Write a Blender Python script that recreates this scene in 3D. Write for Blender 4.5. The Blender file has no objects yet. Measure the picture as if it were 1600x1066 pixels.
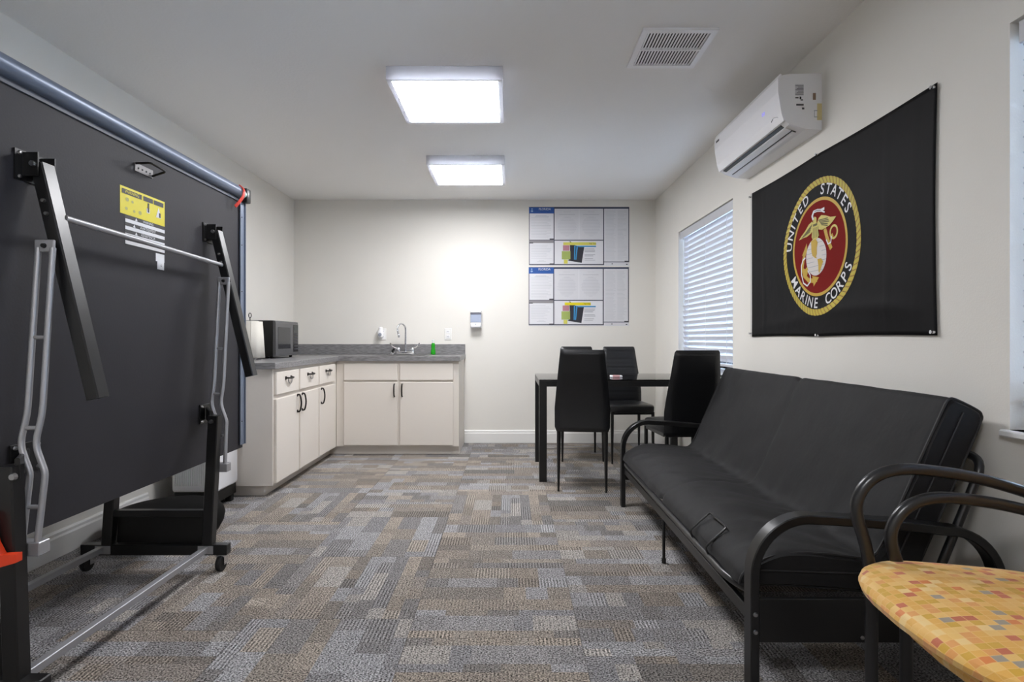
import bpy, bmesh, math, random
from mathutils import Vector, Matrix
random.seed(7)
S = bpy.context.scene
COL = S.collection
PI = math.pi

# ------------------------------------------------------------------ camera
CAM_H = 1.047
cd = bpy.data.cameras.new('camera'); cam = bpy.data.objects.new('camera', cd); COL.objects.link(cam)
cam.location = (0, 0, CAM_H); cam.rotation_euler = (PI/2, 0, 0)
cd.sensor_fit = 'HORIZONTAL'; cd.sensor_width = 36; cd.lens = 20
cd.shift_x = 3/1600; cd.shift_y = -4/1600; cd.clip_start = 0.05
S.camera = cam
# ------------------------------------------------------------------ world (soft daylight outside the blinds)
W = bpy.data.worlds.new('sky'); S.world = W; W.use_nodes = True
wb = W.node_tree.nodes['Background']
wb.inputs[0].default_value = (0.64, 0.80, 1.0, 1); wb.inputs[1].default_value = 8.5
LIGHT_STRENGTH = 22.0
# ------------------------------------------------------------------ exposure
v = S.view_settings; v.view_transform = 'Standard'; v.look = 'None'; v.gamma = 1; v.use_curve_mapping = False
v.exposure = 0.85

# ------------------------------------------------------------------ materials
def lin(c):
    f = lambda x: x/12.92 if x <= 0.04045 else ((x+0.055)/1.055)**2.4
    return tuple(f(x/255) for x in c) + (1,)
def mat(name, rgb, rough=0.5, metal=0.0, bump=0, bscale=40, var=0, vscale=6, spec=0.5, coat=0, stretch=None, sheen=0):
    m = bpy.data.materials.new(name); m.use_nodes = True
    nt = m.node_tree; b = nt.nodes['Principled BSDF']
    c = lin(rgb)
    b.inputs['Base Color'].default_value = c; b.inputs['Roughness'].default_value = rough
    b.inputs['Metallic'].default_value = metal; b.inputs['Specular IOR Level'].default_value = spec
    if coat: b.inputs['Coat Weight'].default_value = coat; b.inputs['Coat Roughness'].default_value = 0.1
    if sheen: b.inputs['Sheen Weight'].default_value = sheen
    if bump or var:
        tc = nt.nodes.new('ShaderNodeTexCoord'); mp = nt.nodes.new('ShaderNodeMapping')
        nt.links.new(tc.outputs['Object'], mp.inputs['Vector'])
        if stretch: mp.inputs['Scale'].default_value = stretch
        if var:
            n = nt.nodes.new('ShaderNodeTexNoise'); n.inputs['Scale'].default_value = vscale; n.inputs['Detail'].default_value = 5
            nt.links.new(mp.outputs[0], n.inputs['Vector'])
            r = nt.nodes.new('ShaderNodeValToRGB')
            r.color_ramp.elements[0].position = 0.3; r.color_ramp.elements[1].position = 0.7
            r.color_ramp.elements[0].color = tuple(x*(1-var) for x in c[:3]) + (1,)
            r.color_ramp.elements[1].color = tuple(min(1, x*(1+var)) for x in c[:3]) + (1,)
            nt.links.new(n.outputs[0], r.inputs[0]); nt.links.new(r.outputs[0], b.inputs['Base Color'])
        if bump:
            n2 = nt.nodes.new('ShaderNodeTexNoise'); n2.inputs['Scale'].default_value = bscale; n2.inputs['Detail'].default_value = 3
            nt.links.new(mp.outputs[0], n2.inputs['Vector'])
            bp = nt.nodes.new('ShaderNodeBump'); bp.inputs['Strength'].default_value = bump; bp.inputs['Distance'].default_value = 0.01
            nt.links.new(n2.outputs[0], bp.inputs['Height']); nt.links.new(bp.outputs[0], b.inputs['Normal'])
    return m
def emis(name, rgb, strength):
    m = mat(name, rgb, 0.4); b = m.node_tree.nodes['Principled BSDF']
    b.inputs['Emission Color'].default_value = lin(rgb); b.inputs['Emission Strength'].default_value = strength
    return m
M = {}
M['wall'] = mat('cream_wall_paint', (228, 225, 218), 0.75, bump=0.06, bscale=160, var=0.012, vscale=3)
M['ceiling'] = mat('ceiling_paint', (240, 238, 235), 0.85, bump=0.10, bscale=70)
M['trim'] = mat('white_trim_paint', (236, 235, 232), 0.4)
M['white'] = mat('white_plastic', (240, 240, 242), 0.35)
M['white_gloss'] = mat('glossy_white_plastic', (246, 246, 250), 0.2)
M['cab'] = mat('cabinet_paint', (224, 217, 208), 0.45, bump=0.03, bscale=60)
M['cab_in'] = mat('cabinet_shadow_gap', (150, 143, 133), 0.6)
M['counter'] = mat('grey_laminate', (128, 127, 128), 0.35, var=0.38, vscale=9, stretch=(2.2, 8, 14))
M['blackm'] = mat('black_powder_coat', (20, 20, 21), 0.32, spec=0.5)
M['blacksat'] = mat('black_satin_tube', (26, 26, 28), 0.28, spec=0.6)
M['leather'] = mat('black_leatherette', (22, 23, 26), 0.36, bump=0.12, bscale=220)
M['fabric'] = mat('black_futon_fabric', (20, 20, 22), 0.7, bump=0.25, bscale=14, var=0.10, vscale=5, spec=0.3, sheen=0.05)
M['piping'] = mat('black_piping', (24, 24, 27), 0.6)
M['chrome'] = mat('chrome', (215, 216, 220), 0.12, 1.0)
M['steel'] = mat('brushed_steel', (170, 170, 172), 0.3, 1.0)
M['galv'] = mat('galvanised_tube', (165, 165, 168), 0.4, 0.5)
M['apron'] = mat('blue_grey_apron', (112, 122, 140), 0.38, 0.35)
M['panel'] = mat('dark_panel_underside', (46, 45, 49), 0.58, var=0.10, vscale=2.5, bump=0.04, bscale=120, spec=0.25)
M['play'] = mat('blue_playing_surface', (40, 70, 120), 0.5)
M['rubber'] = mat('black_rubber', (18, 18, 18), 0.6)
M['orange'] = mat('orange_plastic', (228, 66, 28), 0.4)
M['red'] = mat('red_plastic', (205, 60, 45), 0.4)
M['bronze'] = mat('dark_bronze', (38, 33, 31), 0.35, 0.6)
M['black_gloss'] = mat('glossy_black_plastic', (14, 14, 15), 0.15)
M['black_flat'] = mat('flat_black_plastic', (12, 12, 12), 0.4)
M['darkgrey'] = mat('dark_grey_print', (70, 70, 76), 0.6)
M['greyprint'] = mat('grey_print', (168, 168, 174), 0.7)
M['lineprint'] = mat('pale_text_print', (196, 197, 202), 0.7)
M['paper'] = mat('white_paper', (222, 222, 226), 0.6)
M['paper2'] = mat('grey_paper', (214, 214, 218), 0.6)
M['towel'] = mat('paper_towel', (232, 228, 218), 0.9, bump=0.2, bscale=180)
M['blue'] = mat('blue_print', (32, 84, 160), 0.5)
M['navy'] = mat('navy_print', (52, 62, 86), 0.5)
M['ltblue'] = mat('light_blue_print', (54, 140, 190), 0.5)
M['yellow'] = mat('yellow_print', (224, 208, 16), 0.45)
M['yellow2'] = mat('yellow_highlight_print', (214, 208, 92), 0.5)
M['green2'] = mat('green_note_print', (160, 176, 96), 0.5)
M['pink'] = mat('pink_note_print', (184, 128, 142), 0.5)
M['blackprint'] = mat('black_print', (30, 30, 32), 0.5)
M['whiteprint'] = mat('white_print', (225, 225, 228), 0.5)
M['flag'] = mat('black_flag_cloth', (12, 12, 15), 0.6, bump=0.12, bscale=16, spec=0.15)
M['gold'] = mat('gold_print', (196, 160, 42), 0.5)
M['gold2'] = mat('pale_gold_print', (206, 190, 96), 0.5)
M['dgold'] = mat('dark_gold_print', (92, 84, 26), 0.5)
M['redprint'] = mat('scarlet_print', (124, 24, 20), 0.7, spec=0.1)
M['globe'] = mat('globe_white_print', (214, 208, 204), 0.5)
M['tape'] = mat('yellowed_tape', (222, 206, 150), 0.5)
M['greysoft'] = mat('grey_plastic', (150, 156, 168), 0.3)
M['green'] = mat('green_dish_soap', (28, 150, 22), 0.15)
M['clear'] = mat('clear_cap', (225, 230, 228), 0.2)
M['sill'] = mat('white_sill', (232, 232, 232), 0.3)
M['vinyl'] = mat('window_vinyl', (226, 228, 232), 0.35)
M['ventw'] = mat('vent_enamel', (244, 243, 244), 0.4)
M['ventd'] = mat('vent_dark', (40, 38, 40), 0.8)
M['lens'] = emis('led_diffuser', (252, 252, 255), LIGHT_STRENGTH)
M['led'] = emis('led_digits', (150, 145, 255), 0.35)
M['shell'] = None
M['base_slab'] = mat('carpet_gap', (50, 48, 47), 0.95)

def glass_mat(name, tint, gloss_rough, fac):
    m = bpy.data.materials.new(name); m.use_nodes = True; nt = m.node_tree
    for n in list(nt.nodes): nt.nodes.remove(n)
    o = nt.nodes.new('ShaderNodeOutputMaterial'); mx = nt.nodes.new('ShaderNodeMixShader')
    t = nt.nodes.new('ShaderNodeBsdfTransparent'); t.inputs[0].default_value = tint
    g = nt.nodes.new('ShaderNodeBsdfGlossy'); g.inputs['Roughness'].default_value = gloss_rough
    f = nt.nodes.new('ShaderNodeFresnel'); f.inputs['IOR'].default_value = fac
    nt.links.new(f.outputs[0], mx.inputs[0]); nt.links.new(t.outputs[0], mx.inputs[1]); nt.links.new(g.outputs[0], mx.inputs[2])
    nt.links.new(mx.outputs[0], o.inputs[0])
    return m
M['glass'] = glass_mat('window_glass', (0.95, 0.97, 1, 1), 0.0, 1.45)
M['tglass'] = glass_mat('tinted_table_glass', (0.93, 0.93, 0.92, 1), 0.02, 1.5)

def slat_mat(name, tf):
    m = bpy.data.materials.new(name); m.use_nodes = True; nt = m.node_tree
    b = nt.nodes['Principled BSDF']; b.inputs['Base Color'].default_value = lin((206, 207, 212)); b.inputs['Roughness'].default_value = 0.45
    tr = nt.nodes.new('ShaderNodeBsdfTranslucent'); tr.inputs[0].default_value = (0.85, 0.88, 0.95, 1)
    mx = nt.nodes.new('ShaderNodeMixShader'); mx.inputs[0].default_value = tf
    nt.links.new(b.outputs[0], mx.inputs[1]); nt.links.new(tr.outputs[0], mx.inputs[2])
    nt.links.new(mx.outputs[0], nt.nodes['Material Output'].inputs[0])
    return m
M['slat'] = slat_mat('blind_slat', 0.025)
M['shell'] = slat_mat('translucent_light_housing', 0.05)

def carpet_mat():
    m = bpy.data.materials.new('carpet_tile'); m.use_nodes = True; nt = m.node_tree; L = nt.links
    b = nt.nodes['Principled BSDF']; b.inputs['Roughness'].default_value = 0.95; b.inputs['Specular IOR Level'].default_value = 0.15
    at = nt.nodes.new('ShaderNodeAttribute'); at.attribute_name = 'tint'
    st = nt.nodes.new('ShaderNodeAttribute'); st.attribute_name = 'ribs'
    tc = nt.nodes.new('ShaderNodeTexCoord')
    sp = nt.nodes.new('ShaderNodeSeparateXYZ'); L.new(tc.outputs['Object'], sp.inputs[0])
    def math_(op, a, bb=None, c=None):
        n = nt.nodes.new('ShaderNodeMath'); n.operation = op
        for i, x in enumerate((a, bb, c)):
            if x is None: continue
            if isinstance(x, (int, float)): n.inputs[i].default_value = x
            else: L.new(x, n.inputs[i])
        return n.outputs[0]
    n1 = nt.nodes.new('ShaderNodeTexNoise'); n1.inputs['Scale'].default_value = 170; n1.inputs['Detail'].default_value = 2; L.new(tc.outputs['Object'], n1.inputs['Vector'])
    n0 = nt.nodes.new('ShaderNodeTexNoise'); n0.inputs['Scale'].default_value = 22; n0.inputs['Detail'].default_value = 3; L.new(tc.outputs['Object'], n0.inputs['Vector'])
    sx = math_('SINE', math_('MULTIPLY', sp.outputs[0], 2*PI/0.0135))
    sy = math_('SINE', math_('MULTIPLY', sp.outputs[1], 2*PI/0.0125))
    dots = math_('MULTIPLY', sx, sy)
    # weave: small ribs everywhere, strong ribs where the attribute says so
    rib = math_('ADD', math_('MULTIPLY', sx, math_('MULTIPLY', st.outputs['Fac'], 0.45)), math_('MULTIPLY', dots, 0.16))
    spk = math_('MULTIPLY', math_('SUBTRACT', n1.outputs[0], 0.5), 5.5)
    big = math_('MULTIPLY', math_('SUBTRACT', n0.outputs[0], 0.5), 0.5)
    f = math_('ADD', math_('ADD', math_('ADD', rib, spk), big), 1.0)
    f = math_('MAXIMUM', f, 0.15)
    mul = nt.nodes.new('ShaderNodeVectorMath'); mul.operation = 'SCALE'
    L.new(at.outputs['Color'], mul.inputs[0]); L.new(f, mul.inputs['Scale'])
    L.new(mul.outputs[0], b.inputs['Base Color'])
    bp = nt.nodes.new('ShaderNodeBump'); bp.inputs['Strength'].default_value = 0.6; bp.inputs['Distance'].default_value = 0.003
    L.new(f, bp.inputs['Height']); L.new(bp.outputs[0], b.inputs['Normal'])
    return m
M['carpet'] = carpet_mat()

def seat_mat():
    m = bpy.data.materials.new('orange_checked_upholstery'); m.use_nodes = True; nt = m.node_tree; L = nt.links
    b = nt.nodes['Principled BSDF']; b.inputs['Roughness'].default_value = 0.6; b.inputs['Sheen Weight'].default_value = 0.2
    tc = nt.nodes.new('ShaderNodeTexCoord')
    def vm(op, a, val=None):
        n = nt.nodes.new('ShaderNodeVectorMath'); n.operation = op; L.new(a, n.inputs[0])
        if val is not None: n.inputs[1].default_value = val
        return n.outputs[0]
    uvw = vm('MULTIPLY', tc.outputs['UV'], (1/0.022, 1/0.018, 0))
    fl = vm('FLOOR', uvw); fr = vm('FRACTION', uvw)
    wn = nt.nodes.new('ShaderNodeTexWhiteNoise'); wn.noise_dimensions = '3D'; L.new(fl, wn.inputs[0])
    r = nt.nodes.new('ShaderNodeValToRGB'); r.color_ramp.interpolation = 'CONSTANT'
    pal = [(0, (222, 168, 78)), (0.22, (228, 184, 104)), (0.40, (206, 160, 52)), (0.54, (226, 178, 96)), (0.66, (220, 154, 84)), (0.79, (192, 104, 70)), (0.86, (158, 146, 128)), (0.90, (230, 196, 130)), (0.96, (214, 126, 60))]
    e = r.color_ramp.elements
    e[0].position = 0; e[0].color = lin(pal[0][1]); e[1].position = pal[1][0]; e[1].color = lin(pal[1][1])
    for p, c in pal[2:]:
        x = e.new(p); x.color = lin(c)
    L.new(wn.outputs['Value'], r.inputs[0])
    # thin paler lattice between the checks
    sp = nt.nodes.new('ShaderNodeSeparateXYZ'); L.new(fr, sp.inputs[0])
    def edge(o):
        a = nt.nodes.new('ShaderNodeMath'); a.operation = 'SUBTRACT'; L.new(o, a.inputs[0]); a.inputs[1].default_value = 0.5
        c = nt.nodes.new('ShaderNodeMath'); c.operation = 'ABSOLUTE'; L.new(a.outputs[0], c.inputs[0])
        d = nt.nodes.new('ShaderNodeMath'); d.operation = 'GREATER_THAN'; L.new(c.outputs[0], d.inputs[0]); d.inputs[1].default_value = 0.45
        return d.outputs[0]
    mxm = nt.nodes.new('ShaderNodeMath'); mxm.operation = 'MAXIMUM'; L.new(edge(sp.outputs[0]), mxm.inputs[0]); L.new(edge(sp.outputs[1]), mxm.inputs[1])
    mx = nt.nodes.new('ShaderNodeMix'); mx.data_type = 'RGBA'
    hf = nt.nodes.new('ShaderNodeMath'); hf.operation = 'MULTIPLY'; hf.inputs[1].default_value = 0.5; L.new(mxm.outputs[0], hf.inputs[0])
    L.new(hf.outputs[0], mx.inputs[0]); L.new(r.outputs[0], mx.inputs[6]); mx.inputs[7].default_value = lin((232, 190, 120))
    L.new(mx.outputs[2], b.inputs['Base Color'])
    n = nt.nodes.new('ShaderNodeTexNoise'); n.inputs['Scale'].default_value = 500; L.new(tc.outputs['Object'], n.inputs['Vector'])
    bp = nt.nodes.new('ShaderNodeBump'); bp.inputs['Strength'].default_value = 0.15; bp.inputs['Distance'].default_value = 0.002
    L.new(n.outputs[0], bp.inputs['Height']); L.new(bp.outputs[0], b.inputs['Normal'])
    return m
M['seatfab'] = seat_mat()

# ------------------------------------------------------------------ geometry helpers
ORG = {}
def merge(bm, t):
    me = bpy.data.meshes.new('tmp'); t.to_mesh(me); t.free(); bm.from_mesh(me); bpy.data.meshes.remove(me)
def B(): return bmesh.new()
def box(bm, x0, x1, y0, y1, z0, z1, bev=0, seg=1):
    t = B(); bmesh.ops.create_cube(t, size=1)
    for p in t.verts:
        p.co = Vector((x0+(p.co.x+.5)*(x1-x0), y0+(p.co.y+.5)*(y1-y0), z0+(p.co.z+.5)*(z1-z0)))
    if bev: bmesh.ops.bevel(t, geom=list(t.edges), offset=bev, segments=seg, affect='EDGES', profile=0.5)
    merge(bm, t); return bm
def obox(bm, c, size, R=None, bev=0):
    t = B(); bmesh.ops.create_cube(t, size=1)
    for p in t.verts: p.co = Vector((p.co.x*size[0], p.co.y*size[1], p.co.z*size[2]))
    if bev: bmesh.ops.bevel(t, geom=list(t.edges), offset=bev, segments=2, affect='EDGES', profile=0.5)
    R = R or Matrix.Identity(3)
    for p in t.verts: p.co = R @ p.co + Vector(c)
    merge(bm, t); return bm
def fillet(pts, r, n=6):
    pts = [Vector(p) for p in pts]; out = [pts[0]]
    for i in range(1, len(pts)-1):
        a, b, c = pts[i-1], pts[i], pts[i+1]
        d1, d2 = (a-b), (c-b); rr = min(r, d1.length*.49, d2.length*.49)
        p1 = b + d1.normalized()*rr; p2 = b + d2.normalized()*rr
        for k in range(n+1):
            t = k/n; out.append((1-t)**2*p1 + 2*t*(1-t)*b + t*t*p2)
    out.append(pts[-1]); return out
def smooth_path(pts, n=6):
    P = [Vector(p) for p in pts]; out = []
    for i in range(len(P)-1):
        p0 = P[max(i-1, 0)]; p1 = P[i]; p2 = P[i+1]; p3 = P[min(i+2, len(P)-1)]
        for k in range(n):
            t = k/n
            out.append(0.5*((2*p1)+(-p0+p2)*t+(2*p0-5*p1+4*p2-p3)*t*t+(-p0+3*p1-3*p2+p3)*t**3))
    out.append(P[-1]); return out
def sweep(bm, pts, profile, up=Vector((0, 1, 0)), closed_caps=True, scales=None):
    """profile: list of (a, b): a along side, b along normal. up: reference binormal (side direction)"""
    pts = [Vector(p) for p in pts]; rings = []; prev = None
    for i, p in enumerate(pts):
        t = (pts[min(i+1, len(pts)-1)] - pts[max(i-1, 0)]).normalized()
        if prev is None:
            s = up - t*up.dot(t)
            if s.length < 1e-4:
                s = Vector((1, 0, 0)) - t*t.x
                if s.length < 1e-4: s = Vector((0, 0, 1)) - t*t.z
        else: s = prev - t*prev.dot(t)
        s.normalize(); prev = s; n = t.cross(s)
        k = scales[i] if scales else 1
        rings.append([bm.verts.new(p + s*a*k + n*b*k) for a, b in profile])
    m = len(profile)
    for i in range(len(rings)-1):
        for j in range(m):
            bm.faces.new((rings[i][j], rings[i][(j+1) % m], rings[i+1][(j+1) % m], rings[i+1][j]))
    if closed_caps:
        bm.faces.new(rings[0][::-1]); bm.faces.new(rings[-1])
    return bm
def tube(bm, pts, r, n=12, scales=None, up=Vector((0, 1, 0))):
    return sweep(bm, pts, [(r*math.cos(2*PI*k/n), r*math.sin(2*PI*k/n)) for k in range(n)], up, True, scales)
def rtube(bm, pts, w, h, up=Vector((0, 1, 0)), c=0.003):
    a, b = w/2, h/2
    return sweep(bm, pts, [(a, -b+c), (a, b-c), (a-c, b), (-a+c, b), (-a, b-c), (-a, -b+c), (-a+c, -b), (a-c, -b)], up)
def lathe(bm, prof, c, n=24, ax='z'):
    rings = []
    for r, z in prof:
        ring = []
        for k in range(n):
            a = 2*PI*k/n; x, y = r*math.cos(a), r*math.sin(a)
            if ax == 'z': q = (c[0]+x, c[1]+y, c[2]+z)
            elif ax == 'x': q = (c[0]+z, c[1]+x, c[2]+y)
            else: q = (c[0]+x, c[1]+z, c[2]-y)
            ring.append(bm.verts.new(q))
        rings.append(ring)
    for i in range(len(rings)-1):
        for k in range(n): bm.faces.new((rings[i][k], rings[i][(k+1) % n], rings[i+1][(k+1) % n], rings[i+1][k]))
    bm.faces.new(rings[0][::-1]); bm.faces.new(rings[-1]); return bm
def prism(bm, pts, f, d):
    """pts 2d polygon; f maps (a,b,depth)->xyz; extruded between depth 0 and d"""
    lo = [bm.verts.new(f(a, b, 0)) for a, b in pts]; hi = [bm.verts.new(f(a, b, d)) for a, b in pts]
    n = len(pts); bm.faces.new(lo[::-1]); bm.faces.new(hi)
    for i in range(n): bm.faces.new((lo[i], lo[(i+1) % n], hi[(i+1) % n], hi[i]))
    return bm
def finish(bm, name, m, smooth, angle=0.6):
    bmesh.ops.recalc_face_normals(bm, faces=list(bm.faces))
    me = bpy.data.meshes.new(name); bm.to_mesh(me); bm.free()
    me.materials.append(M[m] if isinstance(m, str) else m)
    if smooth:
        me.polygons.foreach_set('use_smooth', [True]*len(me.polygons))
        try: me.set_sharp_from_angle(angle=angle)
        except Exception: pass
    return me
def root(name, loc, label, cat, group=None):
    o = bpy.data.objects.new(name, None); o.empty_display_size = 0.05; COL.objects.link(o); o.location = loc
    o['label'] = label; o['category'] = cat
    if group: o['group'] = group
    ORG[o.name] = Vector(loc); return o
def part(name, bm, m, parent, smooth=True, label=None):
    me = finish(bm, name, m, smooth); org = ORG[parent.name]
    me.transform(Matrix.Translation(-org))
    o = bpy.data.objects.new(name, me); COL.objects.link(o); o.parent = parent; ORG[o.name] = org
    if label: o['label'] = label
    return o
def link_part(name, me, parent, loc=(0, 0, 0)):
    o = bpy.data.objects.new(name, me); COL.objects.link(o); o.parent = parent; o.location = loc; return o
def single(name, bm, m, label, cat, group=None, smooth=True):
    me = finish(bm, name, m, smooth)
    xs = [p.co for p in me.vertices]
    c = Vector(((min(p.x for p in xs)+max(p.x for p in xs))/2, (min(p.y for p in xs)+max(p.y for p in xs))/2, min(p.z for p in xs)))
    me.transform(Matrix.Translation(-c))
    o = bpy.data.objects.new(name, me); COL.objects.link(o); o.location = c; ORG[o.name] = c
    o['label'] = label; o['category'] = cat
    if group: o['group'] = group
    return o
def struct(name, bm, m, label, cat):
    o = single(name, bm, m, label, cat, smooth=False); o['kind'] = 'structure'; return o
def copy_tree(o, parent=None):
    c = o.copy(); COL.objects.link(c); c.parent = parent
    for ch in o.children: copy_tree(ch, c)
    return c
def text_bm(bm, s, size, f, bold=0, align='CENTER'):
    """flat lettering mapped through f(a,b)"""
    cu = bpy.data.curves.new('txt', 'FONT'); cu.body = s; cu.size = size; cu.align_x = align; cu.align_y = 'CENTER'; cu.resolution_u = 3; cu.offset = bold
    ob = bpy.data.objects.new('txt', cu); me = bpy.data.meshes.new_from_object(ob)
    vs = [bm.verts.new(f(p.co.x, p.co.y)) for p in me.vertices]
    for p in me.polygons:
        try: bm.faces.new([vs[i] for i in p.vertices])
        except ValueError: pass
    bpy.data.objects.remove(ob); bpy.data.curves.remove(cu); bpy.data.meshes.remove(me); return bm

# ------------------------------------------------------------------ the room
XL, XR, YB, YF, H = -2.17, 1.46, 5.71, -1.6, 2.44
floor = struct('floor', box(B(), XL-.1, XR+.15, YF-.1, YB+.1, -.1, -.006), 'base_slab', 'patchwork grey and beige carpet tile floor', 'floor')
struct('ceiling', box(B(), XL-.1, XR+.15, YF-.1, YB+.1, H, H+.1), 'ceiling', 'flat pale grey painted ceiling', 'ceiling')
struct('wall_left', box(B(), XL-.1, XL, YF-.1, YB+.1, -.006, H), 'wall', 'cream wall behind the folded table tennis table', 'wall')
struct('wall_back', box(B(), XL, XR, YB, YB+.1, -.006, H), 'wall', 'cream back wall above the sink counter', 'wall')
struct('wall_front', box(B(), XL, XR, YF-.1, YF, -.006, H), 'wall', 'cream wall opposite the sink counter', 'wall')
WIN = [(3.73, 4.935), (0.457, 1.662)]; WZ0, WZ1 = 0.78, 1.968
wr = B(); T = .15
box(wr, XR, XR+T, YF-.1, YB+.1, -.006, WZ0); box(wr, XR, XR+T, YF-.1, YB+.1, WZ1, H)
for a, b in ((YF-.1, WIN[1][0]), (WIN[1][1], WIN[0][0]), (WIN[0][1], YB+.1)): box(wr, XR, XR+T, a, b, WZ0, WZ1)
struct('wall_right', wr, 'wall', 'cream wall with two windows, flag and air conditioner', 'wall')
# carpet tiles
TS = 0.605
PAL = [(142, 132, 121), (150, 140, 129), (130, 121, 112), (136, 136, 140), (145, 146, 150), (116, 114, 114), (108, 105, 103), (124, 117, 111), (137, 129, 120), (118, 112, 106), (127, 126, 128), (150, 146, 142)]
def tile_mesh(seed, turn, fam):
    rnd = random.Random(seed); bm = B(); cl = bm.loops.layers.float_color.new('tint'); st = bm.loops.layers.float.new('ribs')
    h = TS/2 - 0.0008; prev = None
    fams = [[0, 1, 2, 8, 7, 11], [3, 4, 10, 5, 11, 3], [0, 3, 6, 9, 4, 8], [7, 9, 2, 0, 5, 10]]
    def quad(x0, x1, y0, y1, c, r):
        if turn: q = [(y0, x0), (y0, x1), (y1, x1), (y1, x0)]
        else: q = [(x0, y0), (x1, y0), (x1, y1), (x0, y1)]
        fc = bm.faces.new([bm.verts.new((a, b, 0)) for a, b in q])
        for lp in fc.loops: lp[cl] = lin(c); lp[st] = r
    y = -h
    while y < h-1e-6:
        dy = rnd.choice([.045, .06, .075, .09, .11]); y1 = y+dy
        if h-y1 < .04: y1 = h
        x = -h; f = fams[(fam + (rnd.random() < .35)*rnd.randrange(1, 4)) % 4]
        while x < h-1e-6:
            dx = rnd.choice([.07, .09, .12, .16, .21, .26]); x1 = x+dx
            if h-x1 < .05: x1 = h
            c = PAL[rnd.choice(f)] if rnd.random() < .8 else PAL[rnd.randrange(len(PAL))]
            j = rnd.uniform(.92, 1.08); c = tuple((m_+(k-m_)*.72)*j*1.05 for k, m_ in zip(c, (132, 126, 120)))
            r = 1.0 if rnd.random() < .22 else (0.35 if rnd.random() < .3 else 0.05)
            quad(x, x1, y, y1, c, r); x = x1
        y = y1
    for a, b in (((-h, -h), (h, -h)), ((h, -h), (h, h)), ((h, h), (-h, h)), ((-h, h), (-h, -h))):
        fc = bm.faces.new([bm.verts.new(q) for q in ((a[0], a[1], 0), (a[0], a[1], -.006), (b[0], b[1], -.006), (b[0], b[1], 0))])
        for lp in fc.loops: lp[cl] = lin((90, 86, 82)); lp[st] = 0
    me = bpy.data.meshes.new('carpet_tile'); bmesh.ops.recalc_face_normals(bm, faces=list(bm.faces))
    for fc in bm.faces:
        if abs(fc.normal.z) > .5 and fc.normal.z < 0: fc.normal_flip()
    bm.to_mesh(me); bm.free(); me.materials.append(M['carpet']); return me
tiles = [tile_mesh(s, s % 3 == 1, s % 4) for s in range(10)]
offs = [0.31, 0.05, -0.47+.605, 0.0, -0.25+.605, 0.2]
rnd = random.Random(11)
for ci in range(6):
    x = -2.175 + TS*(ci+.5); y = 2.593 - 7*TS - TS + offs[ci]
    while y < YB:
        a, b = max(y, YF), min(y+TS, YB)
        if b-a > .02:
            o = link_part('carpet_tile', tiles[rnd.randrange(10)], floor, Vector((x, (a+b)/2, 0)) - ORG['floor'])
            o.scale = (1, (b-a)/TS, 1); o.rotation_euler = (0, 0, PI*rnd.randrange(2))
        y += TS
# baseboards
def baseboard(name, pts_axis, a, b, at, sgn, label):
    bm = B(); pr = [(0, 0), (.014, 0), (.014, .095), (.010, .105), (.010, .118), (.005, .128), (0, .128)]
    if pts_axis == 'x': prism(bm, pr, lambda p, q, d: (a+(b-a)*d, at - sgn*p, q), 1)
    else: prism(bm, pr, lambda p, q, d: (at - sgn*p, a+(b-a)*d, q), 1)
    struct(name, bm, 'trim', label, 'baseboard')
baseboard('baseboard_back', 'x', -.455, XR-.015, YB, 1, 'white baseboard along the back wall under the posters')
baseboard('baseboard_left', 'y', YF, 3.40, XL, -1, 'white baseboard along the left wall behind the folded table')
baseboard('baseboard_right', 'y', YF, YB, XR, 1, 'white baseboard along the window wall')

# windows and blinds
def window(idx, y0, y1, label):
    w = root('window_%d' % idx, (XR+.1, (y0+y1)/2, WZ0), label, 'window'); w['kind'] = 'structure'
    fr = B(); x0, x1 = XR+.085, XR+.125; e = .045
    box(fr, x0, x1, y0, y0+e, WZ0, WZ1); box(fr, x0, x1, y1-e, y1, WZ0, WZ1); box(fr, x0, x1, y0+e, y1-e, WZ0, WZ0+e); box(fr, x0, x1, y0+e, y1-e, WZ1-e, WZ1)
    part('window_frame', fr, 'vinyl', w, False)
    for a, b in ((WZ0+e, WZ1-e),):
        part('pane', box(B(), XR+.102, XR+.106, y0+e, y1-e, a, b), 'glass', w, False)
    part('window_sill', box(B(), XR-.022, XR+.085, y0-.015, y1+.015, WZ0-.02, WZ0, .004), 'sill', w, False)
    return w
window(1, *WIN[0], 'white framed window with closed blind behind the dining chairs')
window(2, *WIN[1], 'white framed window at the right edge beside the flag')
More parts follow.
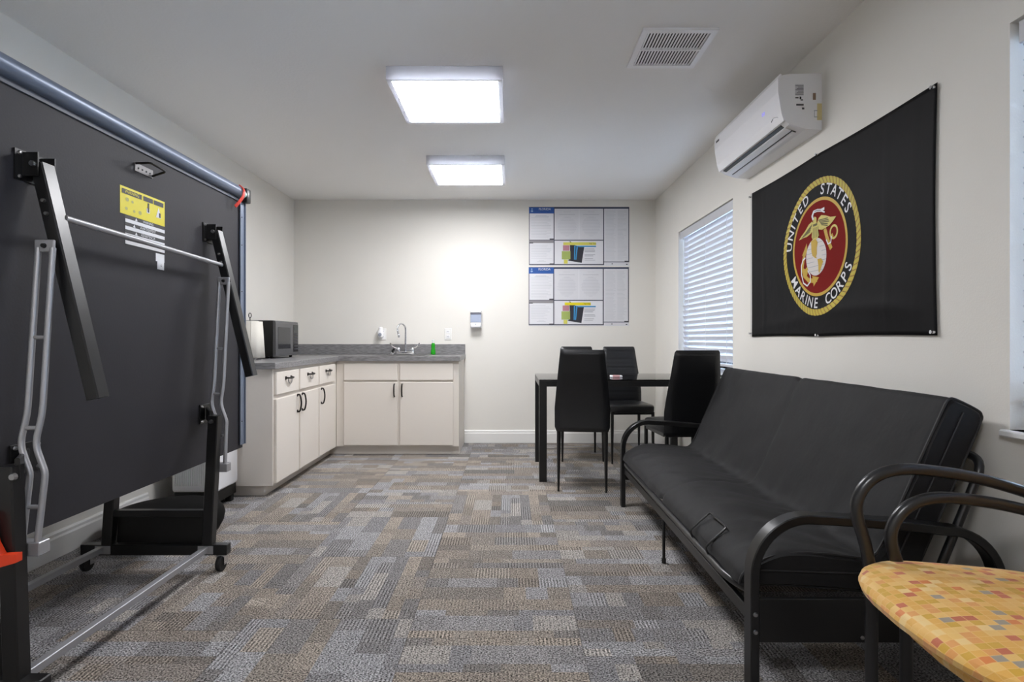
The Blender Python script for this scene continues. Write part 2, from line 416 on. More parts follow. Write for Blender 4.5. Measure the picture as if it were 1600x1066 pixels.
def blind(y0, y1, deg, label):
    xc = XR+.045; ya, yb = y0+.016, y1-.016
    r = root('window_blind', (xc, (y0+y1)/2, WZ0), label, 'blind', 'white slatted blinds in the windows')
    part('valance', box(box(B(), xc-.034, xc-.026, ya, yb, WZ1-.068, WZ1-.004, .002), xc-.02, xc+.03, ya, yb, WZ1-.05, WZ1-.004), 'slat', r, False)
    tilt = math.radians(deg); zt = WZ1-.085; zb = 0.885; n = int((zt-zb)/.0445)+1
    sb = B(); hw = .0255
    prof = [(-hw, -.0012), (0, .0018), (hw, -.0012), (hw, -.0042), (0, -.0012), (-hw, -.0042)]
    f = lambda a, b, d: (a*math.cos(tilt)+b*math.sin(tilt), -(yb-ya)/2+(yb-ya)*d, a*math.sin(tilt)-b*math.cos(tilt))
    prism(sb, prof, f, 1); me = finish(sb, 'slat', 'slat', False)
    for k in range(n): link_part('slat', me, r, Vector((xc, (y0+y1)/2, zt-.0445*k)) - ORG[r.name])
    part('bottom_rail', box(B(), xc-.024, xc+.024, ya, yb, zb-.034, zb-.016, .003), 'slat', r, False)
    for fy in (.14, .5, .86):
        y = ya+(yb-ya)*fy; c = B()
        for dx in (-.016, .016): tube(c, [(xc+dx, y, WZ1-.05), (xc+dx, y, zb-.02)], .0009, 5)
        part('ladder_cord', c, 'white', r)
    part('tilt_wand', tube(B(), [(xc-.03, yb-.09, WZ1-.07), (xc-.032, yb-.09, WZ1-.62)], .004, 8), 'clear', r)
    return r
blind(*WIN[0], -63, 'white slatted blind hanging behind the dining chairs')
blind(*WIN[1], -32, 'white slatted blind at the right edge of the picture')

# ------------------------------------------------------------------ ceiling lights, vent
def light(x0, y0, label, group='square LED ceiling lights'):
    w = .595; z0 = 2.371
    r = root('ceiling_light', (x0+w/2, y0+w/2, z0), label, 'light', group); e = .024
    b = B(); box(b, x0, x0+w, y0, y0+e, z0, H); box(b, x0, x0+w, y0+w-e, y0+w, z0, H); box(b, x0, x0+e, y0+e, y0+w-e, z0, H); box(b, x0+w-e, x0+w, y0+e, y0+w-e, z0, H)
    part('housing', b, 'shell', r, False)
    part('diffuser', box(B(), x0+e, x0+w-e, y0+e, y0+w-e, z0+.004, z0+.012), 'lens', r, False)
    return r
light(-.634, 2.907, 'square white LED panel light nearer the camera')
light(-.638, 4.33, 'square white LED panel light nearer the back wall')
light(-.636, -.7, 'added square LED panel light, unseen behind the camera, brightening the near end')  # extra unseen lamp, added because the near end of the room was too dark
vt = root('ceiling_vent', (.766, 2.73, H-.012), 'white louvred air vent in the ceiling', 'vent')
b = B(); x0, x1, y0, y1 = .596, .936, 2.548, 2.907; e = .027
for q in ((x0, x1, y0, y0+e), (x0, x1, y1-e, y1), (x0, x0+e, y0+e, y1-e), (x1-e, x1, y0+e, y1-e), (x0+e, x1-e, (y0+y1)/2-.006, (y0+y1)/2+.006)):
    box(b, q[0], q[1], q[2], q[3], H-.012, H)
part('frame', b, 'ventw', vt, False)
part('duct_opening', box(B(), x0+e, x1-e, y0+e, y1-e, H-.0015, H), 'ventd', vt, False)
sb = B(); obox(sb, (0, 0, 0), (.0075, (y1-y0)/2-e-.006, .0015), Matrix.Rotation(.6, 3, 'Y')); sm = finish(sb, 'louvre', 'ventw', False)
for k in range(20):
    for yy in ((y0+e+(y0+y1)/2-.006)/2, (y1-e+(y0+y1)/2+.006)/2):
        link_part('louvre', sm, vt, Vector((x0+e+.007+k*.0143, yy, H-.0075)) - ORG[vt.name])

# ------------------------------------------------------------------ kitchen cabinets
def pull(parent, pts, r=.0045):
    p = part('handle', tube(B(), smooth_path(pts, 5), r, 8), 'bronze', parent, label='dark bronze handle'); return p
TOEZ = .075; CZ = .845
cl = root('base_cabinet', (-1.86, 4.42, 0), 'cream base cabinet along the left wall with three drawers and three doors', 'cabinet')
FX = -1.566; FY = 5.12
part('body', box(box(B(), XL+.005, FX, 3.745, YB-.01, TOEZ, CZ), FX, FX+.002, 3.745, 5.10, TOEZ, CZ), 'cab', cl, False)
part('toe_kick', box(box(B(), XL+.005, FX-.07, 3.79, 5.70, 0, TOEZ), FX-.07, FX+.003, FY+.045, 5.70, 0, TOEZ), 'cab', cl, False)
ys = [(3.765, 4.165), (4.195, 4.592), (4.622, 5.02)]
for i, (a, c) in enumerate(ys):
    d = part('drawer', box(B(), FX+.002, FX+.021, a, c, .672, .822, .003), 'cab', cl, False)
    ym, zz, x = (a+c)/2, .775, FX+.021
    h = pull(d, [(x, ym-.048, zz), (x+.022, ym-.042, zz), (x+.026, ym, zz-.004), (x+.022, ym+.042, zz), (x, ym+.048, zz)], .0055)
    part('handle_backplate', box(box(B(), x, x+.004, ym-.06, ym-.034, zz-.012, zz+.012, .0015), x, x+.004, ym+.034, ym+.06, zz-.012, zz+.012, .0015), 'bronze', d)
    part('bail', tube(B(), smooth_path([(x+.012, ym-.034, zz-.004), (x+.014, ym-.026, zz-.03), (x+.015, ym, zz-.04), (x+.014, ym+.026, zz-.03), (x+.012, ym+.034, zz-.004)], 4), .003, 6), 'steel', d, label='pale metal swing bail under the pull')
    d = part('door', box(B(), FX+.002, FX+.021, a, c, .088, .645, .003), 'cab', cl, False)
    yh = (c-.035) if i == 0 else (a+.03)
    pull(d, [(x, yh, .640), (x+.02, yh, .634), (x+.030, yh, .578), (x+.02, yh, .522), (x, yh, .516)], .006)
    part('handle_feet', box(box(B(), x, x+.006, yh-.009, yh+.009, .626, .644, .002), x, x+.006, yh-.009, yh+.009, .512, .530, .002), 'bronze', d)
cb = root('base_cabinet', (-1.0, 5.4, 0), 'cream sink cabinet on the back wall with two wide doors', 'cabinet')
XE = -.461
part('body', box(B(), FX+.004, XE, FY, YB-.005, TOEZ, CZ), 'cab', cb, False)
part('toe_kick', box(B(), FX+.004, XE, FY+.045, YB-.012, 0, TOEZ), 'cab', cb, False)
for i, (a, c) in enumerate([(-1.492, -1.012), (-.989, -.510)]):
    part('drawer_front', box(B(), a, c, FY-.019, FY, .672, .822, .003), 'cab', cb, False)
    d = part('door', box(B(), a, c, FY-.019, FY, .088, .655, .003), 'cab', cb, False)
    xh = c-.025 if i == 0 else a+.022; y = FY-.019
    pull(d, [(xh, y, .638), (xh, y-.02, .63), (xh, y-.028, .582), (xh, y-.02, .535), (xh, y, .527)], .0065)
# worktop with sink hole
ct = root('countertop', (-1.5, 5.2, CZ), 'grey laminate L shaped countertop with backsplash', 'countertop')
b = B(); SX0, SX1, SY0, SY1 = -1.20, -.785, 5.20, 5.54
box(b, XL+.003, -1.535, 3.72, YB-.003, CZ, .887, .003)
for q in ((-1.535, SX0, 5.085, YB-.003), (SX1, -.447, 5.085, YB-.003), (SX0, SX1, 5.085, SY0), (SX0, SX1, SY1, YB-.003)): box(b, q[0], q[1], q[2], q[3], CZ, .887)
part('worktop', b, 'counter', ct, False)
part('backsplash', box(box(B(), XL+.003, -.449, YB-.023, YB-.003, .887, .99, .002), XL+.003, XL+.022, 3.74, YB-.023, .887, .99, .002), 'counter', ct, False)
# sink
sk = root('sink', (-.99, 5.38, .887), 'stainless steel drop-in sink in the back counter', 'sink')
b = B(); e = .022
for q in ((SX0-e, SX1+e, SY0-e, SY0+.004), (SX0-e, SX1+e, SY1-.004, SY1+.085), (SX0-e, SX0+.004, SY0, SY1), (SX1-.004, SX1+e, SY0, SY1)): box(b, q[0], q[1], q[2], q[3], .887, .8915, .0015)
part('rim', b, 'steel', sk, False)
b = B(); w = .003
box(b, SX0+.001, SX0+.004, SY0+.001, SY1-.001, .72, .888); box(b, SX1-.004, SX1-.001, SY0+.001, SY1-.001, .72, .888); box(b, SX0+.004, SX1-.004, SY0+.001, SY0+.004, .72, .888)
box(b, SX0+.004, SX1-.004, SY1-.004, SY1-.001, .72, .888); box(b, SX0+.004, SX1-.004, SY0+.004, SY1-.004, .72, .724)
part('basin', b, 'steel', sk, False)
part('drain', lathe(B(), [(.0, .7245), (.04, .7245), (.042, .727), (.02, .726), (.0, .726)][1:4], (-.99, 5.38, 0), 20), 'chrome', sk)
# faucet
fx, fy, fz = -1.027, 5.59, .8915
fa = root('faucet', (fx, fy, fz), 'chrome gooseneck faucet with two curved lever handles', 'faucet')
part('base', box(B(), fx-.088, fx+.088, fy-.025, fy+.025, fz, fz+.03, .008, 3), 'chrome', fa)
part('spout', tube(B(), [(fx, fy, fz+.028), (fx, fy, fz+.24)] + [(fx-.018+.018*math.cos(a)-.012*(1-math.cos(a)), fy-.055+.055*math.cos(a), fz+.24+.058*math.sin(a)) for a in [PI*k/10 for k in range(1, 11)]] + [(fx-.045, fy-.112, fz+.19)], .0085, 12), 'chrome', fa)
part('aerator', lathe(B(), [(.011, 0), (.0115, .025), (.009, .03)], (fx-.045, fy-.112, fz+.165), 14), 'chrome', fa)
for s in (-1, 1):
    hd = part('handle', lathe(B(), [(.018, .025), (.02, .04), (.016, .058), (.009, .066)], (fx+s*.068, fy, fz), 16), 'chrome', fa)
    part('lever', tube(B(), smooth_path([(fx+s*.068, fy-.004, fz+.06), (fx+s*.095, fy-.02, fz+.064), (fx+s*.125, fy-.035, fz+.082), (fx+s*.143, fy-.04, fz+.112)], 5), .0065, 8, ), 'chrome', hd)
sp = root('side_sprayer', (-1.17, 5.60, fz), 'small black and chrome side sprayer left of the faucet', 'sprayer')
part('holder', lathe(B(), [(.026, 0), (.024, .012), (.014, .022)], (-1.155, 5.60, fz), 16), 'chrome', sp)
part('nozzle', tube(B(), [(-1.155, 5.60, fz+.02), (-1.155, 5.60, fz+.036), (-1.14, 5.575, fz+.046)], .012, 10), 'black_flat', sp)
# dish soap
ds = root('dish_soap_bottle', (-.757, 5.60, .887), 'green dish soap bottle standing beside the faucet', 'bottle')
c = (-.757, 5.60, .887)
part('liquid', lathe(B(), [(.021, 0), (.024, .006), (.023, .04), (.018, .06), (.02, .085), (.019, .105), (.012, .116)], c, 18), 'green', ds)
part('cap', lathe(B(), [(.010, .116), (.0105, .13), (.012, .131), (.012, .146), (.006, .150)], c, 14), 'clear', ds)
# microwave
mw = root('microwave', (-2.0, 4.735, .887), 'black microwave oven on the left counter', 'microwave')
mx0, mx1, my0, my1, mz0, mz1 = -2.14, -1.875, 4.5, 4.975, .903, 1.190
part('body', box(B(), mx0, mx1, my0, my1, mz0, mz1, .004), 'black_flat', mw, False)
fr = B(); prof = [(0, 0), (.018, .004), (.022, .02), (.022, .265), (.018, .283), (0, .287)]
prism(fr, prof, lambda p, q, d: (mx1+p, my0-.001+(my1-my0+.002)*d, mz0+q), 1)
dr = part('door', fr, mat('dark_grey_plastic', (84, 84, 86), 0.25), mw, False)
part('door_window', box(B(), mx1+.02, mx1+.0235, my0+.045, my0+.30, mz0+.06, mz0+.235, .001), mat('microwave_glass', (34, 35, 40), 0.06), dr, False)
cp = part('control_panel', box(B(), mx1+.02, mx1+.0235, my1-.115, my1-.008, mz0+.03, mz0+.262, .001), 'black_gloss', mw, False)
part('display', box(B(), mx1+.0235, mx1+.0245, my1-.10, my1-.024, mz0+.215, mz0+.245), mat('microwave_display', (20, 40, 36), 0.1), cp, False)
bb = finish(box(B(), 0, .002, -.009, .009, -.006, .006), 'button', 'darkgrey', False)
for r_ in range(6):
    for c_ in range(3): link_part('button', bb, cp, Vector((mx1+.0235, my1-.086+c_*.026, mz0+.055+r_*.025)) - ORG[mw.name])
for fxx in (mx0+.03, mx1-.03):
    for fyy in (my0+.04, my1-.04): part('foot', lathe(B(), [(.012, .887-.887), (.014, .016)], (fxx, fyy, .887), 12), 'rubber', mw)
# paper towel
pc = (-1.975, 4.32, .887)
ph = root('paper_towel_holder', pc, 'black wire paper towel holder beside the microwave', 'holder')
part('base', lathe(B(), [(.072, 0), (.075, .004), (.072, .009), (.01, .011)], pc, 28), 'blackm', ph)
part('rod', tube(B(), [(pc[0], pc[1], .895), (pc[0], pc[1], 1.205)], .004, 8), 'blackm', ph)
part('loop', tube(B(), [(pc[0]+.010*math.sin(a), pc[1], 1.222-.018*math.cos(a)) for a in [2*PI*k/16 for k in range(17)]], .003, 6, up=Vector((0, 1, 0))), 'blackm', ph)
pt = root('paper_towel_roll', (pc[0], pc[1], .898), 'white paper towel roll with a loose sheet beside the microwave', 'paper towel')
rb = B(); lathe(rb, [(.019, .0), (.060, .0), (.062, .003), (.062, .277), (.060, .28), (.019, .28), (.019, .0)], (pc[0], pc[1], .899), 32)
part('roll', rb, 'towel', pt)
sh = B(); pts = smooth_path([(pc[0]+.03, pc[1]-.056, 0), (pc[0]+.064, pc[1]-.03, 0), (pc[0]+.078, pc[1]+.01, 0), (pc[0]+.088, pc[1]+.035, 0)], 5)
for z, k in ((0, 0),):
    lo = [sh.verts.new((p.x+.012*(i/len(pts)), p.y, .899)) for i, p in enumerate(pts)]; hi = [sh.verts.new((p.x-.008*(i/len(pts)), p.y, 1.176)) for i, p in enumerate(pts)]
    for i in range(len(pts)-1): sh.faces.new((lo[i], lo[i+1], hi[i+1], hi[i]))
so = part('loose_sheet', sh, 'towel', pt); so.modifiers.new('thick', 'SOLIDIFY').thickness = .001
# outlets, air freshener, soap dispenser
def outlet(x, label):
    z = 1.09; r = root('wall_outlet', (x, YB-.006, z-.058), label, 'outlet', 'outlets on the back wall')
    part('cover_plate', box(B(), x-.036, x+.036, YB-.006, YB, z-.058, z+.058, .002), 'trim', r, False)
    for dz in (-.025, .025):
        s = part('socket', box(B(), x-.017, x+.017, YB-.0085, YB-.006, z+dz-.015, z+dz+.015, .001), 'white', r, False)
        part('slot', box(box(B(), x-.009, x-.005, YB-.0092, YB-.0085, z+dz-.004, z+dz+.007), x+.005, x+.009, YB-.0092, YB-.0085, z+dz-.004, z+dz+.007), 'blackprint', s, False)
outlet(-.622, 'white wall outlet between the soap bottle and wall dispenser')
outlet(-1.278, 'white wall outlet behind the plug-in air freshener')
ax = -1.29
af = root('air_freshener', (ax, YB-.03, 1.06), 'white plug-in air freshener in the left wall outlet', 'air freshener')
part('body', lathe(B(), [(.012, 0), (.026, .012), (.03, .04), (.026, .07), (.018, .085), (.02, .105), (.012, .112)], (ax, YB-.044, 1.05), 20), 'white', af)
part('front_window', lathe(B(), [(.018, 0), (.016, -.006), (.006, -.008)], (ax, YB-.072, 1.085), 16, 'y'), 'greysoft', af)
sd = root('soap_dispenser', (-.34, YB-.06, 1.13), 'white wall mounted soap dispenser above the baseboard', 'soap dispenser')
x0, x1 = -.394, -.286
part('housing', box(box(box(B(), x0, x1, YB-.012, YB, 1.150, 1.330, .006), x0, x1, YB-.095, YB-.012, 1.302, 1.330, .008, 2), x0+.002, x1-.002, YB-.09, YB-.012, 1.155, 1.205, .012, 3), 'white_gloss', sd)
part('window', box(B(), x0+.002, x1-.002, YB-.088, YB-.012, 1.205, 1.285, .004), mat('dispenser_window', (168, 178, 200), 0.15), sd)
part('window_band', box(B(), x0+.001, x1-.001, YB-.089, YB-.012, 1.283, 1.304, .004), mat('dispenser_band', (110, 112, 124), 0.2), sd)
part('push_button', lathe(B(), [(.007, 0), (.006, -.003)], (-.34, YB-.0895, 1.188), 10, 'y'), 'greysoft', sd)

# ------------------------------------------------------------------ posters
def poster(u0, v0, label, lower):
    K = 1/155.7
    def P(x, y): return ((u0 + x/5.465 - 797)*K, CAM_H + (529 - v0 - y/5.465)*K)
    X0, Z1 = P(0, 0); X1, Z0 = P(856, 503)
    r = root('labour_law_poster', ((X0+X1)/2, YB-.002, Z0), label, 'poster', 'framed notice posters on the back wall')
    part('sheet', box(B(), X0, X1, YB-.0025, YB, Z0, Z1), 'paper', r, False)
    lay = [0]
    def rect(name, m, *rs, parent=r, lev=1):
        b = B()
        for (a, y, c, d) in rs:
            p, q = P(a, y); s, t = P(c, d); yy = YB-.0025-.0004*lev
            b.faces.new([b.verts.new(k) for k in ((p, yy, t), (s, yy, t), (s, yy, q), (p, yy, q))])
        return part(name, b, m, parent, False)
    rect('frame_lines', mat('frame_print', (84, 84, 96), .5), (0, 0, 6, 497), (848, 0, 856, 472), (210, 0, 219, 497), (632, 14, 642, 497), (0, 280, 640, 288), (0, 488, 640, 497), (642, 466, 856, 473))
    rect('top_band', 'navy', (0, 0, 856, 16), lev=2)
    rect('header', 'blue', (0, 4, 214, 56), lev=3)
    rect('grey_band', mat('grey_band_print', (142, 138, 142), .5), (4, 284, 211, 308), lev=2)
    b = B(); text_bm(b, 'FLORIDA', .030, lambda p, q: (P(135, 20)[0]+p, YB-.0045, P(135, 20)[1]+q)); part('title', b, 'whiteprint', r, False)
    b = B()
    for k, (cx, cz, s) in enumerate(((26, 18, 7), (26, 36, 10))):
        p, q = P(cx, cz); s_ = s/5.465*K
        b.faces.new([b.verts.new((p+s_*math.cos(2*PI*j/12), YB-.0045, q+s_*math.sin(2*PI*j/12)*.8)) for j in range(12)])
    part('seal', b, mat('seal_print', (150, 180, 215), .5), r, False)
    rect('page', 'paper', (8, 58, 208, 276), lev=3); rect('page', 'paper', (8, 312, 208, 486), lev=3)
    rect('certificate', 'paper2', (226, 22, 424, 276), lev=2); rect('certificate', 'paper2', (432, 22, 628, 276), lev=2)
    rect('fine_print_sheet', 'paper2', (648, 24, 844, 464), lev=3)
    rd = random.Random(5 if lower else 3); ln = []
    ln += [(60, 72, 150, 77), (50, 80, 170, 84)]
    for k in range(14): ln.append((20, 92+k*13, rd.randint(150, 198), 95+k*13))
    for k in range(9): ln.append((20, 326+k*14, rd.randint(130, 196), 329+k*14))
    ln += [(85, 456, 130, 459), (70, 464, 145, 467)]
    for cx in (325, 530):
        ln += [(cx-30, 40, cx+30, 43), (cx-68, 62, cx+68, 68)]
        for k in range(20):
            y = 84+k*9; h = 84*84-(y-164)**2
            if h > 0: w = math.sqrt(h)*rd.uniform(.85, 1); ln.append((cx-w, y, cx+w, y+(2 if k % 3 else 4)))
    for k in range(40):
        y = 34+k*10.5; ln.append((656, y, rd.randint(720, 744), y+3)); ln.append((756, y, rd.randint(800, 838), y+3))
    rect('text_lines', 'lineprint', *ln, lev=4)
    rect('footer', 'paper2', (652, 476, 852, 500), lev=2); rect('footer_marks', 'darkgrey', (705, 482, 716, 490), (828, 486, 842, 494), (176, 270, 210, 280), (176, 482, 210, 490), (816, 460, 848, 468), (4, 304, 36, 312), lev=4)
    # picture panel
    b = B()
    b.faces.new([b.verts.new((P(x, y)[0], YB-.0025-.0016, P(x, y)[1])) for x, y in ((348, 290), (400, 330), (472, 340), (450, 478), (332, 458), (352, 440))])
    part('picture_door', b, mat('dark_picture_print', (44, 44, 52), .5), r, False)
    b = B()
    for q in (((386, 330), (398, 330), (392, 450), (384, 450)), ((406, 330), (418, 332), (404, 452), (396, 450))): b.faces.new([b.verts.new((P(x, y)[0], YB-.0025-.002, P(x, y)[1])) for x, y in q])
    part('picture_light', b, 'ltblue', r, False)
    rect('note_pink', 'pink', (290, 328, 345, 374), lev=5); rect('note_green', 'green2', (280, 378, 354, 448), lev=5); rect('note_yellow', 'yellow2', (298, 450, 330, 484), lev=5)
    rect('banner', 'yellow' if lower else 'yellow2', (308 if lower else 293, 302, 530 if lower else 572, 326), lev=5)
    rect('blue_strip', 'ltblue', (420, 332, 572, 343), lev=5)
    b = B(); zc = P(0, 314)[1]
    text_bm(b, 'For You', .021, lambda p, q: (P(545 if not lower else 500, 0)[0]+p, YB-.005, zc+q)); part('banner_words', b, 'blackprint', r, False)
    pl = []
    for k in range(9):
        if k in (3, 6): continue
        pl.append((474, 356+k*12, rd.randint(545, 572), 361+k*12))
    rect('picture_text', 'greyprint', *pl, lev=5)
poster(826.5, 323.5, 'upper labour notice poster with blue header on the back wall', False)
poster(826.0, 417.5, 'lower labour notice poster with bright yellow banner on the back wall', True)

# ------------------------------------------------------------------ air conditioner
ac = root('air_conditioner', (XR-.1, 3.07, 2.01), 'white split air conditioner mounted high above the flag', 'air conditioner')
Y0, Y1 = 2.665, 3.485
prof = [(0, 2.290), (.150, 2.287), (.186, 2.280), (.196, 2.262), (.196, 2.20), (.183, 2.11), (.172, 2.068), (.150, 2.052), (.075, 2.028), (0, 2.024)]
b = B(); prism(b, prof, lambda p, q, d: (XR-p, Y0+(Y1-Y0)*d, q), 1)
part('casing', b, 'white', ac, False)
fp = B(); pf = [(.188, 2.281), (.197, 2.262), (.197, 2.20), (.184, 2.11), (.173, 2.070), (.179, 2.066), (.191, 2.107), (.2055, 2.20), (.206, 2.264), (.196, 2.286)]
prism(fp, pf, lambda p, q, d: (XR-p, Y0-.003+(Y1-Y0+.006)*d, q), 1)
fpo = part('front_panel', fp, 'white_gloss', ac, False)
# the outlet slot on the sloping underside
def und(t, off):
    return (.172-.097*t+.38*off, 2.066-.038*t-.92*off)
def slab(t0, t1, ya, yb, o0, o1, tw=0):
    b = B(); prism(b, [und(t0, o0), und(t1, o0+tw), und(t1, o1+tw), und(t0, o1)], lambda p, q, d: (XR-p, ya+(yb-ya)*d, q), 1); return b
part('outlet_slot', slab(.04, .80, Y0+.05, Y1-.04, -.004, .0045), 'black_flat', ac, False)
part('vane', slab(.26, .55, Y0+.045, Y1-.035, .007, .012, -.002), 'white', ac, False)
part('vane_lip', slab(.64, .80, Y0+.055, Y1-.045, .0046, .007), 'white', ac, False)
b = B()
text_bm(b, '88', .042, lambda p, q: (XR-.1995-.065*((2.165+q)-2.15), 2.83-p*.8, 2.165+q*.9)); part('led_display', b, 'led', fpo, False, label='faint violet LED digits')
b = B(); pts = smooth_path([(XR-.1895, 2.765, 2.098), (XR-.191, 2.745, 2.108), (XR-.190, 2.72, 2.104), (XR-.189, 2.70, 2.096)], 4); tube(b, pts, .0022, 6); part('silver_mark', b, 'chrome', fpo)
b = B(); box(b, XR-.208, XR-.205, 3.415, 3.46, 2.235, 2.245); part('maker_mark', b, 'darkgrey', fpo, False)
def endlab(name, m, *rs):
    b = B()
    for (p0, p1, q0, q1) in rs:
        b.faces.new([b.verts.new((XR-p, Y0-.0008, q)) for p, q in ((p0, q0), (p1, q0), (p1, q1), (p0, q1))])
    part(name, b, m, ac, False)
endlab('rating_label', mat('label_paper', (205, 205, 210), .5), (.085, .125, 2.185, 2.238))
b = B()
for k in range(7):
    q = 2.19+k*.0066; b.faces.new([b.verts.new((XR-p, Y0-.0014, z)) for p, z in ((.086, q), (.124-.006*(k % 3), q), (.124-.006*(k % 3), q+.0025), (.086, q+.0025))])
part('label_text', b, 'darkgrey', ac, False)
endlab('label_marks', 'blackprint', (.109, .124, 2.172, 2.177), (.096, .104, 2.168, 2.18), (.088, .1, 2.162, 2.167))
endlab('barcode_strip', 'darkgrey', (.085, .12, 2.138, 2.146), (.082, .093, 2.12, 2.129))
endlab('brown_sticker', mat('brown_sticker', (150, 128, 110), .5), (.028, .042, 2.165, 2.197))
endlab('pipe_knockout', 'greysoft', (.016, .036, 2.113, 2.116), (.034, .036, 2.085, 2.116), (.016, .036, 2.083, 2.086))
endlab('yellowed_tape', 'tape', (0, .022, 2.07, 2.148))

# ------------------------------------------------------------------ flag
FY0, FY1, FZ0, FZ1 = 1.934, 3.434, 1.057, 1.918
def fd(y, z):   # distance of the cloth from the wall
    s = (y-FY0)/(FY1-FY0); t = (z-FZ0)/(FZ1-FZ0)
    e = min(1, 6*s, 6*(1-s), 6*t+.2, 6*(1-t))
    fold = sum(.003*math.exp(-((s-c)/.006)**2) for c in (.07, .17, .88))
    return .0075 + e*fold + e*(.004*math.sin(7*s+1.2*t)+.0016*math.sin(19*s-3*t)+.0018*math.sin(11*t+3*s)) + e*.004*math.exp(-((t-.10-.04*math.sin(5*s))/.035)**2)
def fw(y, z, off=0): return (XR-fd(y, z)-off, y, z)
fl = root('flag', (XR-.01, (FY0+FY1)/2, FZ0), 'black flag with round gold rope emblem pinned to the wall', 'flag')
b = B(); nx, nz = 90, 52; g = []
def edge_in(y, z):  # scalloped edges between the pins
    s = (y-FY0)/(FY1-FY0); t = (z-FZ0)/(FZ1-FZ0)
    dz = -.006*abs(math.sin(2*PI*s))*(t**4) + .004*abs(math.sin(2*PI*s))*((1-t)**4)
    dy = .010*math.sin(PI*t)*((1-s)**6)
    return y+dy, z+dz
for i in range(nx+1):
    row = []
    for j in range(nz+1):
        y, z = edge_in(FY0+(FY1-FY0)*i/nx, FZ0+(FZ1-FZ0)*j/nz); row.append(b.verts.new(fw(y, z)))
    g.append(row)
for i in range(nx):
    for j in range(nz): b.faces.new((g[i][j], g[i][j+1], g[i+1][j+1], g[i+1][j]))
fo = part('cloth', b, 'flag', fl); md = fo.modifiers.new('thick', 'SOLIDIFY'); md.thickness = .0012; md.offset = 1 if False else 0
hem = B()
for k in range(30):
    za, zb = FZ0+(FZ1-FZ0)*k/30, FZ0+(FZ1-FZ0)*(k+1)/30
    hem.faces.new([hem.verts.new(fw(y, z, .0015)) for y, z in ((FY1-.022, za), (FY1, za), (FY1, zb), (FY1-.022, zb))])
part('heading_strip', hem, mat('white_heading_tape', (205, 203, 200), .6), fl)
for y, z in ((FY1-.011, FZ1-.02), (FY1-.011, FZ0+.02), (2.68, FZ1-.004), (2.68, FZ0+.006), (FY0+.012, FZ1-.012), (FY0+.012, FZ0+.012)):
    x = XR-fd(y, z); part('push_pin', lathe(B(), [(.0065, .004), (.006, -.003), (.0045, -.007), (.0065, -.012)], (x-.003, y, z), 12, 'x'), 'chrome', fl)
EY, EZ, ER = 2.685, 1.478, .338
def ew(s, t, off): return fw(EY-s*ER, EZ+t*ER*.965, off)
em = part('emblem', None or (lambda b: b)(B()), 'flag', fl) if False else None
def ring(b, r0, r1, off, n=72, m=4, c=(0, 0)):
    R_ = [[b.verts.new(ew(c[0]+(r0+(r1-r0)*k/m)*math.cos(2*PI*i/n), c[1]+(r0+(r1-r0)*k/m)*math.sin(2*PI*i/n), off)) for i in range(n)] for k in range(m+1)]
    for k in range(m):
        for i in range(n): b.faces.new((R_[k][i], R_[k][(i+1) % n], R_[k+1][(i+1) % n], R_[k+1][i]))
    return b
def shape(b, pts, off):
    """polygon cut into strips so it follows the cloth"""
    vs = [b.verts.new(ew(s, t, off)) for s, t in pts]; f = b.faces.new(vs); return b
IN = .665  # emblem inner disc in units of ER
disc = part('scarlet_disc', ring(B(), .002, IN, .0016, m=10), 'redprint', fl)
part('gold_ring', ring(B(), IN, IN+.045, .0018, m=2), 'gold', fl)
rp = B()
NR = 72
for k in range(NR):   # rope: overlapping slanted strands
    a0 = 2*PI*k/NR; c = .945; pts = []
    for j in range(12):
        th = 2*PI*j/12; u_, w_ = .058*math.cos(th), .036*math.sin(th)
        da, dr = (u_*.75 + w_*.25), (w_*1.05 + u_*.55)
        pts.append(((c+dr)*math.cos(a0+da), (c+dr)*math.sin(a0+da)))
    shape(rp, pts, .0022)
rope = part('rope_border', rp, mat('rope_gold_print', (198, 182, 60), .5), fl)
rs = B()
for k in range(NR):
    a0 = 2*PI*(k+.5)/NR; pts = [((.945-.045)*math.cos(a0-.040), (.945-.045)*math.sin(a0-.040)), ((.945-.045)*math.cos(a0-.031), (.945-.045)*math.sin(a0-.031)), ((.945+.045)*math.cos(a0+.036), (.945+.045)*math.sin(a0+.036)), ((.945+.045)*math.cos(a0+.027), (.945+.045)*math.sin(a0+.027))]
    shape(rs, pts, .0026)
part('rope_shading_lines', rs, 'dgold', fl)
part('rope_core', ring(B(), .90, .99, .0017, n=90, m=2), 'gold', fl)
# lettering on arcs
def arc_text(name, s, a_start, a_end, rad, inward):
    b = B(); n = len(s); ws = {'I': .5, 'M': 1.25, ' ': .6, 'N': 1.05}
    w = [ws.get(ch, 1.0) for ch in s]; tot = sum(w); acc = 0
    for ch, wi in zip(s, w):
        a = a_start + (a_end-a_start)*(acc+wi/2)/tot; acc += wi
        if ch == ' ': continue
        def f(p, q, a=a):
            p *= 1.0; q *= 1.0
            if not inward: ang = a - p/rad; rr = rad + q
            else: ang = a + p/rad; rr = rad - q
            return ew(rr*math.cos(ang), rr*math.sin(ang), .0021)
        text_bm(b, ch, .215, f, .0025)
    me = part(name, b, 'whiteprint', fl, False); return me
D = math.radians
arc_text('lettering_united', 'UNITED', D(177), D(108), .815, False)
arc_text('lettering_states', 'STATES', D(88), D(24), .815, False)
arc_text('lettering_marine', 'MARINE', D(206), D(272), .815, True)
arc_text('lettering_corps', 'CORPS', D(284), D(338), .815, True)
def E(p): return (p[0]*IN, p[1]*IN)
def eshape(name, m, off, *polys):
    b = B()
    for pl in polys: shape(b, [E(p) for p in pl], off)
    return part(name, b, m, fl, False)
